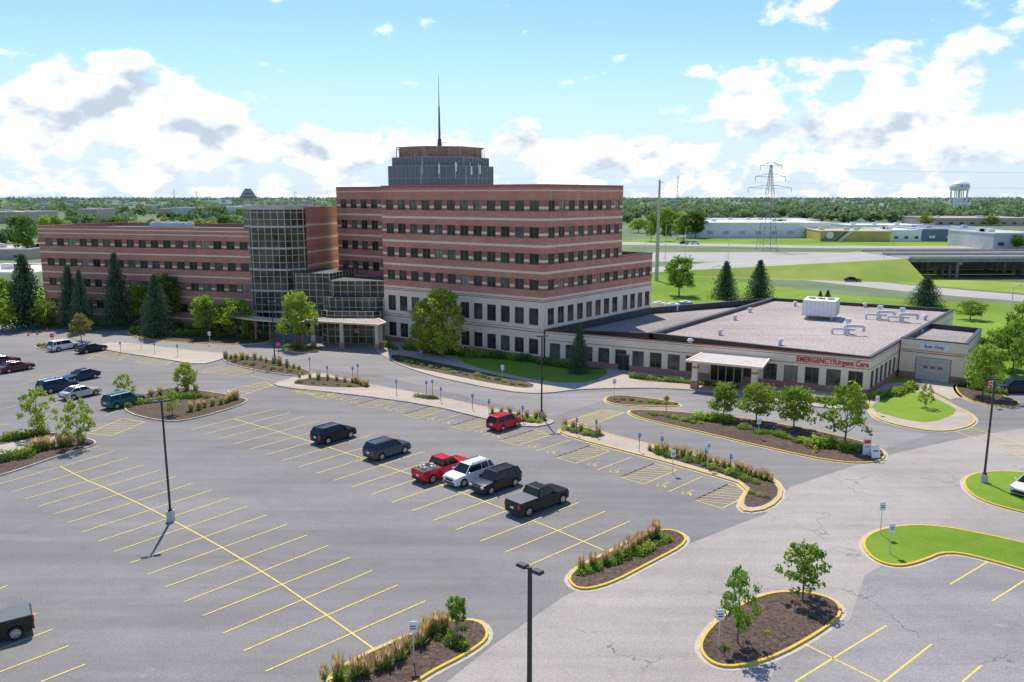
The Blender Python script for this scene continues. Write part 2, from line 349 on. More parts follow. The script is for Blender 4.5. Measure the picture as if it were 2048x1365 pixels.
for i,g in enumerate(topc[:-1]):
    d=nrm(topc,i); g2=topc[i+1]; d2=nrm(topc,i+1)
    line(g,g-d*5.3,.10)
    if i%3==0:
        a,b,c_,e_=g,g2,g2-d2*5.3,g-d*5.3; line(b,c_,.1); line(e_,c_,.1); line(a,b,z=.034)
        for k in range(7):
            t=(k+.3)/7; line(a.lerp(e_,max(0,t-.14)),b.lerp(c_,min(1,t+.18)),.09,.034)
    else: wheelchair((g+g2)/2-d*4.3,d)
for q,n in (([(1130,845),(1205,820),(1250,826),(1180,852)],7),([(455,782),(470,796),(545,772),(530,764)],6),([(175,868),(225,872),(290,845),(245,838)],6),
            ([(640,700),(735,712),(758,690),(650,675)],7),([(1890,855),(1925,850),(2110,910),(2070,925)],9),
            ([(395,745),(470,752),(520,740),(450,732)],6),([(590,783),(650,795),(690,778),(640,768)],5),([(175,718),(235,722),(262,708),(210,704)],5),([(270,725),(330,732),(350,720),(300,714)],5),
            ([(330,652),(520,660),(540,655),(350,647)],12)): hatch(q,n)
for a,b in (((0,1345),(137,1293)),((82,1365),(170,1330)),((0,1300),(105,1260)),((0,1250),(75,1228)),((-20,1188),(15,1172)),
            ((1590,1365),(1773,1252)),((1600,1285),(1760,1365)),((1755,1375),(1863,1290)),((1925,1365),(1963,1332)),((1900,1170),(1975,1125)),((1985,1203),(2060,1155)),
            ((0,745),(60,733)),((60,760),(130,742)),((20,775),(80,760)),((100,812),(190,778)),((60,800),(100,790)),((210,832),(260,812)),((0,852),(20,850)),((0,820),(60,805)),
            ((370,742),(410,730)),((560,765),(600,750)),((500,752),(560,765)),((350,715),(400,722)),((140,705),(215,715))): line(G(*a),G(*b))
top('parking_markings',mk.mesh('parking_markings',['yline']),'worn yellow painted parking bay lines on asphalt','road marking','structure')
# ---------------- buildings ----------------
WM={}
def window_mesh(w,h,g,fr='frame',mull=1):
    k=(round(w,2),round(h,2),g,fr,mull)
    if k in WM: return WM[k]
    mb=MB(); mb.add([(-w/2,0,-h/2),(w/2,0,-h/2),(w/2,0,h/2),(-w/2,0,h/2)],[(0,1,2,3)],0)
    t=.08
    mb.box((0,-.03,h/2-t/2),(w,.06,t),0,1); mb.box((0,-.03,-h/2+t/2),(w,.06,t),0,1)
    for s in (-1,1): mb.box((s*(w/2-t/2),-.03,0),(t,.06,h-2*t),0,1)
    for i in range(mull): mb.box((-w/2+w*(i+1)/(mull+1),-.025,0),(.06,.05,h-2*t),0,1)
    WM[k]=mb.mesh('window',[g,fr]); return WM[k]
def facade(mb,wins,p0,p1,z0,z1,rows,cols,bands,base=0,kinds=None):
    p0=Vector(p0);p1=Vector(p1);d=(p1-p0);L=d.length;d.normalize();n=Vector((d.y,-d.x)); rot=math.atan2(d.y,d.x)
    zb={z0,z1}
    for r in rows: zb|={r[0],r[1]}
    for b in bands:
        for q in b[:2]:
            if z0<q<z1: zb.add(q)
    zb=sorted(zb)
    sb=sorted({0,L}|{c for cc in cols for c in cc})
    def q(s0,s1,a,b,m,dep=0):
        A=p0+d*s0-n*dep;B=p0+d*s1-n*dep
        mb.add([(A.x,A.y,a),(B.x,B.y,a),(B.x,B.y,b),(A.x,A.y,b)],[(0,1,2,3)],m)
    for a,b in zip(zb,zb[1:]):
        zm=(a+b)/2; m=base
        for bd in bands:
            if bd[0]<=zm<=bd[1]: m=bd[2]
        inr=any(r[0]<zm<r[1] for r in rows)
        if not inr: q(0,L,a,b,m)
        else:
            for s0,s1 in zip(sb,sb[1:]):
                sm=(s0+s1)/2
                if not any(c[0]<sm<c[1] for c in cols): q(s0,s1,a,b,m)
    for r in rows:
        for c in cols:
            D=.16
            for s in c:
                A=p0+d*s;B=A-n*D; mb.add([(A.x,A.y,r[0]),(B.x,B.y,r[0]),(B.x,B.y,r[1]),(A.x,A.y,r[1])],[(0,1,2,3)],base)
            for z in r:
                A=p0+d*c[0];B=p0+d*c[1]; mb.add([(A.x,A.y,z),(B.x,B.y,z),(B.x-n.x*D,B.y-n.y*D,z),(A.x-n.x*D,A.y-n.y*D,z)],[(0,1,2,3)],1)
            ce=p0+d*(c[0]+c[1])/2-n*D
            wins.append(((ce.x,ce.y,(r[0]+r[1])/2),rot,c[1]-c[0],r[1]-r[0]))
def addwins(root,wins,mull=1,fr='frame'):
    wins=sorted(wins,key=lambda w:w[0][0]**2+w[0][1]**2)
    for w in wins[:100]:
        g=random.choices(['glass','glassg','blind'],[.66,.24,.10])[0]
        part('window',window_mesh(w[2],w[3],g,fr,mull),root,w[0],(0,0,w[1]))
    if len(wins)>100:
        mb=MB()
        for w in wins[100:]:
            c,s=math.cos(w[1]),math.sin(w[1]); x0,y0,z0=w[0]; hw,hh=w[2]/2,w[3]/2
            mb.add([(x0+a*c,y0+a*s,z0+b) for a,b in ((-hw,-hh),(hw,-hh),(hw,hh),(-hw,hh))],[(0,1,2,3)],random.choice([0,0,1]))
            n=(s,-c)
            for a in (-hw,0,hw): mb.box((x0+a*c+n[0]*.03,y0+a*s+n[1]*.03,z0),(.07,.06,2*hh),w[1],2)
        part('window',mb.mesh('window_rows',['glass','glassg',fr]),root,kind='stuff')
def cols_even(L,n,w,m0=0,m1=0):
    pt=(L-m0-m1)/n; return [(m0+pt*(i+.5)-w/2,m0+pt*(i+.5)+w/2) for i in range(n)]
def ebox(name,label,cat,loc=(0,0,0),rot=0,scale=(1,1,1),group=None):
    return top(name,None,label,cat,None,loc,rot,scale,group)
def roofset(root,poly,z,mat,coping='black',cz=None,h=.6):
    mb=MB(); poly=ccw(poly); inn=offset(poly,.35)
    mb.add([(p[0],p[1],z-h) for p in inn],[tuple(range(len(inn)))],0)
    r=part('roof',mb.mesh('roof',[mat]),root)
    mb=MB(); mb.ring(poly,.40,z,z+.14,0,out=.06); mb.ring(offset(poly,.30),.06,z-h-.1,z+.003,0)
    part('parapet',mb.mesh('parapet',[coping]),r)
Bp,Ap,Cp,Ep=Vector((-22.2,138.2)),Vector((4.8,119.5)),Vector((18.6,136.1)),Vector((25.2,144))
F1=Vector((-15.8,145.9));F0=Vector((-34.3,158.7))
WALL=['brick','beige','dbrick','precast','maroon']
crow=[11.75,15.65,19.6,23.55]
bands=[]
for c in crow: bands+=[(c-.85,c+.85,2),(c-.45,c-.08,1),(c-2.2,c-1.85,1)]
bands+=[(25.75,25.9,1),(26.3,26.6,2)]
bbands=[(0,9.4,3),(9.15,9.3,4),(4.55,4.7,4),(4.95,5.05,4),(0,.9,4)]
rows=[(c-.85,c+.85) for c in crow]+[(5.6,8.2),(1.1,3.5)]
tw=ebox('hospital_tower','tall red brick hospital block with beige stripes and rooftop drum','building')
mb=MB(); W=[]
L=(Ap-Bp).length
facade(mb,W,Bp,Ap,0,26.6,rows,cols_even(L,12,1.7,.5,.5),bands+bbands)
d1=(Cp-Ap); L2=d1.length
facade(mb,W,Ap,Cp,5,26.6,[r for r in rows if r[0]>5],cols_even(L2,8,1.6,.5,.5),bands+bbands)
facade(mb,W,F0,F1,0,26.6,rows[:5],cols_even((F1-F0).length,8,1.6,.6,.2),bands+bbands)
Cb=Cp+(F0-F1).normalized()*30
facade(mb,W,F1,Bp,0,26.6,[],[],bands+bbands); facade(mb,W,Cp,Cb,14.5,26.6,[],[],bands)
facade(mb,W,Cb,F0,0,26.6,[],[],bands)
Lx=(Ep-Cp).length; exr=[r for r in rows if r[0]<13 and r[0]>5]
facade(mb,W,Cp,Ep,5,14.9,exr,cols_even(Lx,4,1.5,.2,.2),[b for b in bands+bbands if b[1]<15])
Eb=Ep+(F0-F1).normalized()*26
facade(mb,W,Ep,Eb,0,14.9,[],[],[b for b in bands+bbands if b[1]<15])
part('wall',mb.mesh('wall',WALL),tw); addwins(tw,W)
roofset(tw,[Bp,Ap,Cp,Cb,F0,F1],26.6,'gravel2',coping='maroon')
roofset(tw,[Cp,Ep,Eb,Cp+(F0-F1).normalized()*26],14.9,'gravel2',coping='black')
# drum
cx,cy=-13.3,151.0
def ngon(cx,cy,R,n,ph=0): return [(cx+R*math.cos(2*math.pi*(i+.5)/n+ph),cy+R*math.sin(2*math.pi*(i+.5)/n+ph)) for i in range(n)]
def tier(mb,R,z0,z1,n,pm,nr,posts,ph=.15):
    pg=ngon(cx,cy,R,n,ph); mb.prism(pg,z0,z1-.05,pm,2)
    for k in range(nr+1):
        z=z0+(z1-z0)*k/nr; mb.ring(pg,.1,z-.06,z+.06,1,out=.10)
    for i in range(n):
        a=Vector(pg[i]);b=Vector(pg[(i+1)%n]); rot=math.atan2((b-a).y,(b-a).x)
        for j in range(posts):
            p=a.lerp(b,j/posts); p=p+(p-Vector((cx,cy))).normalized()*.04; w=.26 if j==0 else .08; mb.box((p.x,p.y,(z0+z1)/2),(w,.14,z1-z0),rot,1)
mb=MB(); tier(mb,10.1,26.0,30.2,8,0,2,7)
part('plant_screen',mb.mesh('plant_screen',['louvre','fin','darkroof']),tw)
mb=MB(); tier(mb,9.3,30.2,31.7,8,0,1,9); part('plant_screen',mb.mesh('plant_screen',['louvre','fin','darkroof']),tw)
mb=MB(); tier(mb,7.9,31.7,33.5,8,0,1,4)
part('upper_screen',mb.mesh('upper_screen',['orange','fin','darkroof']),tw,label='rust brown panelled upper ring of the rooftop drum')
mb=MB(); rg_=ngon(cx,cy,8.5,8,.15)
for i in range(8):
    for j in range(3):
        p=Vector(rg_[i]).lerp(Vector(rg_[(i+1)%8]),j/3); mb.cyl((p.x,p.y,31.7),(p.x,p.y,33.6),.05,n=5)
mb.ring(rg_,.12,33.45,33.6,0)
part('railing',mb.mesh('railing',['fin']),tw)
mb=MB(); mb.cyl((cx,cy,33),(cx,cy,35.3),.5,.35); mb.cyl((cx,cy,35.3),(cx,cy,41),.22,.14); mb.cyl((cx,cy,41),(cx,cy,46.6),.09,.03)
for a in range(4): mb.cyl((cx,cy,34.6),(cx+math.cos(a*1.57)*1.2,cy+math.sin(a*1.57)*1.2,34.6),.06,n=5)
part('antenna_mast',mb.mesh('antenna_mast',['dsteel']),tw)
for t in (-.9,-.7,-1.2,-1.5,-1.8):
    mb=MB(); mb.box((cx+9.9*math.cos(t),cy+9.9*math.sin(t),29+random.random()),(.3,.3,1.5),t,0,.9); mb.cyl((cx+9.6*math.cos(t),cy+9.6*math.sin(t),28),(cx+9.6*math.cos(t),cy+9.6*math.sin(t),30.8),.05,n=5); part('antenna_panel',mb.mesh('antenna_panel',['white']),tw)
# left wing
W0=Vector((-95.8,163));W1=Vector((-47.2,148.2)); lw=ebox('office_wing','long four storey brick wing with beige stripes and flat roof','building')
mb=MB();W=[]; cr=[15.9,11.9,7.9,3.7]; bd=[]
for c in cr: bd+=[(c-.8,c+.8,2),(c-.42,c-.08,1),(c-2.15,c-1.85,1)]
bd+=[(17.6,17.8,1),(18.4,18.6,1),(0,1.2,4)]
rw=[(c-.8,c+.8) for c in cr]; Lw=(W1-W0).length
cc=[]
for i in range(17):
    s=1.2+i*(Lw-2.4)/17; pt=(Lw-2.4)/17; cc.append((s+pt*.17,s+pt*.81))
facade(mb,W,W0,W1,0,19,rw,cc,bd)
nb=Vector((.29,.957))*22
facade(mb,W,W1,W1+nb,0,19,[],[],bd); facade(mb,W,W1+nb,W0+nb,0,19,[],[],bd); facade(mb,W,W0+nb,W0,0,19,rw,cols_even(22,5,1.6),bd)
part('wall',mb.mesh('wall',WALL),lw); addwins(lw,W)
roofset(lw,[W0,W1,W1+nb,W0+nb],19,'darkroof',coping='maroon')
for s,w in ((.45,3),(.5,2),(.54,4),(.6,1.5)):
    mb=MB(); p=W0.lerp(W1,s)+nb*.35; mb.box((p.x,p.y,19.0),(w,2,1.3),.3); mb.box((p.x,p.y,19.75),(w*.8,1.5,.2),.3); mb.cyl((p.x,p.y,19.8),(p.x,p.y,20.1),.4,n=10)
    part('roof_unit',mb.mesh('roof_unit',['metal']),lw)
def curtain(root,poly,z0,z1,dx,dz,closed=True,nm='curtain_wall',band=None):
    mb=MB(); poly=[Vector(p) for p in poly]; mb.prism(poly,z0,z1,0,2)
    n=len(poly)
    for i in range(n if closed else n-1):
        a,b=poly[i],poly[(i+1)%n]; L=(b-a).length; rot=math.atan2((b-a).y,(b-a).x); k=max(1,round(L/dx))
        for j in range(k+1):
            p=a.lerp(b,j/k); mb.box((p.x,p.y,(z0+z1)/2),(.10,.15,z1-z0-.01),rot,1)
        z=z0
        while z<z1+.01:
            p=(a+b)/2; mb.box((p.x,p.y,min(z,z1-.05)),(L,.12,.09),rot,1); z+=dz
    if band:
        z=z0+band
        while z<z1-1: mb.ring(poly,.05,z-.18,z+.18,3,out=.09); z+=band
    part(nm,mb.mesh(nm,['cglass','sframe','darkroof','lmetal']),root)
gt=ebox('glass_stair_tower','tall many sided glass atrium tower with beige frames and floor bands','building')
pg=[(-49.9,150.6),(-47.6,147.4),(-41.2,146.4),(-38.4,148.6),(-37.6,154),(-40,159),(-47,159),(-50,155)]; curtain(gt,ccw(pg),0,22.6,1.25,1.3,band=3.9)
mb=MB(); mb.ring(pg,.4,22.6,23.3,0,out=.15)
for i in range(8):
    for j in range(4):
        p=Vector(pg[i]).lerp(Vector(pg[(i+1)%8]),j/4); mb.cyl((p.x,p.y,23.3),(p.x,p.y,24.0),.06,n=5)
mb.ring(pg,.12,23.9,24.05,0)
part('parapet',mb.mesh('parapet',['lmetal']),gt)
sw=ebox('brick_stair_block','beige striped brick block tinted for warm reflected light beside glass tower','building')
S0=Vector((-38.0,149.4));S1=Vector((-34.9,162)); mb=MB(); W=[]
sb=[(z,z+.4,1) for z in (2,4.5,7,9.5,12,14.5,17,19.5)]+[(z+.9,z+1.6,2) for z in (2,4.5,7,9.5,12,14.5,17,19.5)]
S2=Vector((-44,167)); S3=Vector((-46,156))
for a_,b_ in ((S3,S0),(S0,S1),(S1,S2),(S2,S3)): facade(mb,W,a_,b_,0,22.8,[],[],sb)
part('wall',mb.mesh('wall',['obrick','beige','brick']),sw); roofset(sw,[S3,S0,S1,S2],22.8,'darkroof',coping='maroon')
en=ebox('entrance_atrium','stepped dark glass entrance atrium with pale framing and canopy','building')
curtain(en,[(-39,144),(-32.5,142.2),(-30,152),(-37,154)],0,11.4,1.3,1.2)
curtain(en,[(-33,143),(-31.5,140.2),(-21,140),(-16,148),(-30,149)],0,10.3,1.25,1.2,nm='upper_glazing')
curtain(en,[(-33,139.8),(-31.8,138.2),(-23.6,137.6),(-22.3,138.1),(-22.3,141),(-33,141.5)],0,7.6,1.25,1.2,nm='middle_glazing')
curtain(en,[(-33,137.6),(-31.8,136.2),(-23.8,135.6),(-22.7,136.4),(-22.5,138.0),(-32,139)],0,5.5,1.25,1.2,nm='lower_glazing')
mb=MB(); can=[(-35.5,134.8),(-34.2,132.6),(-21.6,128.4),(-20.8,131.0),(-22.8,135.4),(-30,136.8)]
mb.prism(can,4.2,4.42,0,1); mb.ring(can,.3,4.42,4.48,0,out=.05)
part('canopy',mb.mesh('canopy',['fascia','gravel']),en)
for x,y in ((-33.6,133.2),(-28.4,131.6),(-22.2,129.5),(-21.8,131.0)): 
    mb=MB(); mb.box((x,y,2.6),(.6,.6,3.2)); mb.box((x,y,.5),(.85,.85,1.0),0,1)
    part('canopy_column',mb.mesh('canopy_column',['fascia','maroon']),en)
wk=ebox('covered_walkway','low curved walkway canopy on slim columns along the drive','canopy')
mb=MB(); wp=[Vector(p) for p in chaikin([(-52,145),(-46,139.5),(-40,136.8),(-35.6,135.0)],2,False)]
for a,b in zip(wp,wp[1:]):
    n=(b-a).normalized(); n=Vector((-n.y,n.x)); q=[a+n*1.5,a-n*1.5,b-n*1.5,b+n*1.5]; mb.prism(q,3.7,3.92,0)
part('canopy_roof',mb.mesh('canopy_roof',['fascia']),wk)
for p in wp[::2]: mb=MB(); mb.cyl((p.x,p.y,0),(p.x,p.y,3.7),.16); mb.cyl((p.x,p.y,0),(p.x,p.y,.5),.25); part('column',mb.mesh('column',['maroon']),wk)
# emergency wing
D=Vector((45,98.3)); K=Vector((79,141.7)); Mq=Vector((51.3,158))
er=ebox('emergency_department','single storey beige emergency wing with gravel roof and maroon stripes','building')
mb=MB();W=[]; eb=[(0,.95,1),(3.5,3.6,1),(4.55,4.65,1),(4.8,5.0,1)]
A0=Ap+(D-Ap).normalized()*.25+Vector((.02,-.04)); Le=(D-A0).length
cc=[c for c in cols_even(Le,17,1.75,.3,.3) if not (23.5<c[0]<29.5)]
facade(mb,W,A0,D,0,5,[(.95,3.15)],cc,eb)
Lk=(K-D).length; facade(mb,W,D,K,0,5,[(.95,3.15)],cols_even(Lk,24,1.5,.3,.3)[:6],eb)
facade(mb,W,K,Mq,0,5,[],[],eb)
part('wall',mb.mesh('wall',['precast','maroon']),er); addwins(er,W,1)
mid0=Vector(G(1300,668,5)); mid1=Vector(G(1542,598,5))
roofset(er,[A0,mid0,mid1,Ep],5.0,'gravel2',h=1.0); 
roofset(er,[mid0+Vector((.1,-.05)),D,K,Mq,mid1+Vector((.1,0))],5.02,'gravel',h=.45)
def text(s,h,mat,ext=.04,bold=0):
    cu=bpy.data.curves.new('t','FONT'); cu.body=s; cu.size=h; cu.extrude=ext; cu.align_x='LEFT'; cu.offset=bold
    ob=bpy.data.objects.new('t',cu); link(ob); bpy.context.view_layer.update()
    me=bpy.data.meshes.new_from_object(ob.evaluated_get(bpy.context.evaluated_depsgraph_get())); bpy.data.objects.remove(ob)
    me.materials.clear(); me.materials.append(M[mat]); w=max(v.co.x for v in me.vertices); return me,w
de=(D-A0).normalized(); re=math.atan2(de.y,de.x); ne=Vector((de.y,-de.x))
me,w=text('EMERGENCY/Urgent Care',1.0,'red',.05,.014); p=A0+de*36.3+ne*.07
part('sign_lettering',me,er,(p.x,p.y,3.78),(math.pi/2,0,re),label='red letters reading EMERGENCY/Urgent Care',scale=(8.7/w,1.0,1))
mb=MB()
def lp(s,o): q=A0+de*s+ne*o; return (q.x,q.y)
mb.prism([lp(24,.05),lp(23.5,6.8),lp(33.3,6.8),lp(33,.05)],3.66,3.88,0,1); mb.ring([lp(24,.3),lp(23.5,6.8),lp(33.3,6.8),lp(33,.3)],.2,3.88,3.94,0,out=.05)
part('canopy',mb.mesh('canopy',['beige','con']),er)
for s,o in ((24.6,5.9),(32.2,5.9)): mb=MB(); x,y=lp(s,o); mb.box((x,y,2.38),(.7,.7,2.54),re,0); mb.box((x,y,.55),(.95,.95,1.1),re,1); mb.box((x,y,2.95),(.85,.85,.2),re,1); part('canopy_column',mb.mesh('canopy_column',['precast','maroon']),er)
mb=MB(); x,y=lp(27.3,.06); mb.box((x,y,1.45),(4.4,.1,2.9),re,0)
for k in range(5): x,y=lp(25.2+k*1.06,.14); mb.box((x,y,1.45),(.1,.08,2.9),re,1)
x,y=lp(27.3,.14); mb.box((x,y,2.3),(4.4,.07,.1),re,1); x,y=lp(27.3,.15); mb.box((x,y,3.2),(4.6,.2,.4),re,1)
part('door',mb.mesh('door',['glass','sframe']),er,label='glazed automatic entrance doors under the canopy')
x,y=lp(12.6,.05); mb=MB(); mb.box((x,y,1.2),(1.6,.1,2.4),re,0); mb.box((x,y,1.25),(.06,.14,2.3),re,1); mb.box((x,y,2.45),(1.8,.16,.12),re,1); part('door',mb.mesh('door',['glass','frame']),er)
def rp(x,y): return G(x,y,4.6)
mb=MB(); q=[rp(1590,640),rp(1642,650),rp(1690,632),rp(1640,622)]
cxu=sum(p[0] for p in q)/4; cyu=sum(p[1] for p in q)/4
mb.box((cxu,cyu,6.5),(5.2,5.6,2.6),re,0)
for k in range(9):
    o=Vector((cxu,cyu))+de*(-2.6+.65*k); 
    for sgn in (-1,1): p=o+ne*2.83*sgn; mb.box((p.x,p.y,6.5),(.07,.07,2.6),re,1)
for k in range(10):
    o=Vector((cxu,cyu))+ne*(-2.8+.62*k)
    for sgn in (-1,1): p=o+de*2.63*sgn; mb.box((p.x,p.y,6.5),(.07,.07,2.6),re,1)
for sx in (-2,2):
    for sy in (-2,2): p=Vector((cxu,cyu))+de*sx+ne*sy; mb.box((p.x,p.y,4.9),(.3,.3,.7),re,1)
for k in range(3): p=Vector((cxu,cyu))+de*(-1.5+1.5*k); mb.cyl((p.x,p.y,7.8),(p.x,p.y,8.0),.6,.6,12,2)
part('air_handler',mb.mesh('air_handler',['white','metal','louvre']),er,label='large white louvred air handling unit')
def duct(l,r=.25):
    mb=MB()
    for a,b in zip(l,l[1:]): mb.cyl(a,b,r,r,8,0)
    part('duct',mb.mesh('duct',['metal']),er)
for X,Y_ in (rp(1690,670),rp(1755,640),rp(1800,645)):
    duct([(X,Y_,4.5),(X,Y_,6.0),(X+2.4,Y_-.8,6.0),(X+2.4,Y_-.8,5.2)],.24); duct([(X-1.5,Y_+1,4.5),(X-1.5,Y_+1,5.4),(X+1.5,Y_,5.4)],.18)
    mb=MB(); mb.cyl((X+1,Y_+1.5,4.5),(X+1,Y_+1.5,6.4),.3,.3,10); mb.cyl((X+1,Y_+1.5,6.4),(X+1,Y_+1.5,6.8),.5,.42,10); part('exhaust_fan',mb.mesh('exhaust_fan',['metal']),er)
for a in ((1440,670),(1500,625),(1590,612),(1470,640),(1730,615),(1850,640),(1840,670),(1380,690),(1560,690)):
    X,Y_=rp(*a); mb=MB(); mb.cyl((X,Y_,4.5),(X,Y_,5.2),.28,.28,8); mb.cyl((X,Y_,5.2),(X,Y_,5.45),.5,.3,8); part('roof_vent',mb.mesh('roof_vent',['metal']),er)
for a,m_ in (((1345,622),'white'),((1370,618),'blue'),((1318,620),'metal')):
    X,Y_=G(a[0],a[1],4.0); mb=MB(); mb.box((X,Y_,4.7),(2.4,1.6,1.1),re,0); mb.box((X,Y_,5.32),(2.1,1.3,.14),re,1); mb.cyl((X,Y_,5.4),(X,Y_,5.6),.45,.45,10,1); part('roof_unit',mb.mesh('roof_unit',[m_,'metal']),er)
# garage block
gr=ebox('garage_block','beige garage block with roller door and exit sign','building')
g0,g1,g2,g3=Vector((54.3,109.8)),Vector((60.8,104.9)),Vector((70,117.6)),Vector((64.6,122.6))
mb=MB(); W=[]
for a,b in ((g0,g1),(g1,g2),(g2,g3)): facade(mb,W,a,b,0,5.5,[],[],[(0,.95,1),(3.7,3.85,1),(4.0,4.1,1)])
part('wall',mb.mesh('wall',['precast','maroon']),gr); roofset(gr,[g0,g1,g2,g3],5.5,'gravel2')
dg=(g1-g0).normalized(); rg=math.atan2(dg.y,dg.x); ng=Vector((dg.y,-dg.x)); Lg=(g1-g0).length
mb=MB(); p=g0+dg*Lg*.52+ng*.04
for k in range(6): mb.box((p.x,p.y,.3+k*.52),(4.2,.1,.49),rg,0)
mb.box((p.x-ng.x*.02,p.y-ng.y*.02,1.6),(4.4,.06,3.2),rg,1)
for k in range(3): q=p+dg*(-.9+.9*k)+ng*.06; mb.box((q.x,q.y,1.86),(.6,.04,.3),rg,1)
part('garage_door',mb.mesh('garage_door',['lmetal','frame']),gr)
mb=MB(); q=p+ng*.05; mb.box((q.x,q.y,4.72),(3.7,.12,.75),rg); part('sign_board',mb.mesh('sign_board',['white']),gr)
me,w=text('Exit Only',.56,'black',.01,.01); q=p-dg*1.25+ng*.14; part('sign_lettering',me,gr,(q.x,q.y,4.54),(math.pi/2,0,rg),label='dark letters reading Exit Only',scale=(2.5/w,1,1))
# ---------------- vegetation ----------------
def leafmesh(name,C,S,slots,mats,sh,asp=.7,up=0):
    n=len(C); a=RNG.normal(size=(n,3)); a/=np.linalg.norm(a,axis=1)[:,None]; r=RNG.normal(size=(n,3)); b=np.cross(a,r); b/=np.linalg.norm(b,axis=1)[:,None]
    S=S[:,None]; V=np.stack([C-a*S-b*S*asp*.3,C-a*S*.1-b*S*asp,C+a*S+b*S*asp*.2,C+a*S*.1+b*S*asp],1).reshape(-1,3)
    me=bpy.data.meshes.new(name); me.vertices.add(4*n); me.vertices.foreach_set('co',V.ravel().astype(np.float32))
    me.loops.add(4*n); me.loops.foreach_set('vertex_index',np.arange(4*n,dtype=np.int32)); me.polygons.add(n); me.polygons.foreach_set('loop_start',np.arange(0,4*n,4,dtype=np.int32))
    for m in mats: me.materials.append(M[m])
    me.polygons.foreach_set('material_index',np.asarray(slots,dtype=np.int32) if not np.isscalar(slots) else np.full(n,slots,dtype=np.int32))
    me.update(calc_edges=True); at=me.attributes.new('shade','FLOAT','POINT'); at.data.foreach_set('value',np.repeat(sh,4).astype(np.float32)); return me
def crown(seed,nc=48,nl=58,mat='leaf',ls=.027,low=.20,sparse=.10):
    r=random.Random(seed); C=[];S=[];sh=[];cl=[]
    for i in range(nc):
        t=(i+.5)/nc; z=low+.06+(1-low-.12)*t
        prof=math.sin(math.pi*min(1,(t*.80+.16)))**.5*.47
        a=i*2.4+r.random()*1.2; rr=prof*math.sqrt(r.random())*.9*(.75+.4*r.random())
        cl.append((rr*math.cos(a),rr*math.sin(a),z)); cs=.6+.8*r.random(); base=r.random()
        for j in range(int(nl*cs)):
            v=np.array([r.gauss(0,1),r.gauss(0,1),r.gauss(0,.8)]); v=v/np.linalg.norm(v)*(r.random()**.45)*sparse*(.7+.6*r.random())*cs**.4
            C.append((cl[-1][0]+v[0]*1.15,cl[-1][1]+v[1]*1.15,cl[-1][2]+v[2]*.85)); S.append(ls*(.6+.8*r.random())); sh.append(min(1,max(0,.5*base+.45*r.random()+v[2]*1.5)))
    return leafmesh('crown',np.array(C),np.array(S),0,[mat],np.array(sh)),cl
def trunkmesh(cl,th=.6,r0=.02,k=7):
    mb=MB(); pts=[(0,0,-.01),(.004,.003,.15),(-.004,.004,.32),(.004,-.003,.5),(0,0,.78)]
    for i,(a,b) in enumerate(zip(pts,pts[1:])): mb.cyl(a,b,r0*(1-i*.22),r0*(1-(i+1)*.22),7,0,False)
    for i,c in enumerate(cl[::max(1,len(cl)//k)]):
        z0=max(.2,c[2]-.22); mb.cyl((0,0,z0),(c[0]*.9,c[1]*.9,c[2]),r0*.42,r0*.12,5,0,False)
    return mb.mesh('trunk',['trunk'],True)
TT={}
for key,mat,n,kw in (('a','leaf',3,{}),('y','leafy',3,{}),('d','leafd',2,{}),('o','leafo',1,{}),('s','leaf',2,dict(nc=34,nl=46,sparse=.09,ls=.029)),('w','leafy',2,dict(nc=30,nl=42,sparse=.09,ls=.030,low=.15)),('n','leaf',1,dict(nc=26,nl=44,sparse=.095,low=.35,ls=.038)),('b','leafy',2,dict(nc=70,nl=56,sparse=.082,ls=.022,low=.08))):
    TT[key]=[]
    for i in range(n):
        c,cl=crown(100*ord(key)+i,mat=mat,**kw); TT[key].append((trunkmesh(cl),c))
def conifer(seed):
    r=random.Random(seed); C=[];S=[];sh=[]; nl=34
    for i in range(nl):
        t=i/nl; z=.05+.93*t; R=.5*(1-t)**.8*(.85+.3*r.random())+.015; nb=int(9+16*(1-t))
        for b in range(nb):
            a=6.28*(b+r.random()*.8)/nb; rl=R*(.75+.35*r.random())
            for j in range(8):
                s=(j+1)/8; C.append((rl*s*math.cos(a)+r.gauss(0,.014),rl*s*math.sin(a)+r.gauss(0,.014),z-.10*s*s*R*2+.03*s+r.gauss(0,.008))); S.append(.028*(1.2-.5*s)+.004); sh.append(min(1,.15+.6*s*r.random()+.2*r.random()))
    mb=MB(); mb.cyl((0,0,-.01),(0,0,.95),.018,.004,7)
    return mb.mesh('trunk',['trunk']),leafmesh('crown',np.array(C),np.array(S),0,['needle'],np.array(sh),.45)
CON=[conifer(1),conifer(2),conifer(3)]
def tree(xb,yb,yt,wp,key,label=None,group=None):
    X,Y=G(xb,yb); h=ZT(Y,yt); w=wp/F*math.hypot(X,Y)*(1.08 if key!='c' else 1.3)
    trk,cr_=random.choice(CON if key=='c' else TT[key])
    nm='spruce_tree' if key=='c' else 'deciduous_tree'
    lb=label or ('dark green conical spruce tree on the lawn' if key=='c' else 'leafy green young tree in a planting bed')
    o=ebox(nm,lb,'tree',(X,Y,0.0),random.random()*6.28,(w,w,h),group or 'landscape trees around the hospital')
    part('trunk',trk,o); part('crown',cr_,o)
for a in ((58,655,508,74),(146,655,530,46),(168,662,540,42),(240,657,505,54),(317,673,548,62),(1158,748,648,44),(1450,598,522,50),(1517,603,520,54),(1850,611,553,58),(1655,600,580,14),(1640,600,582,12)): tree(*a,'c')
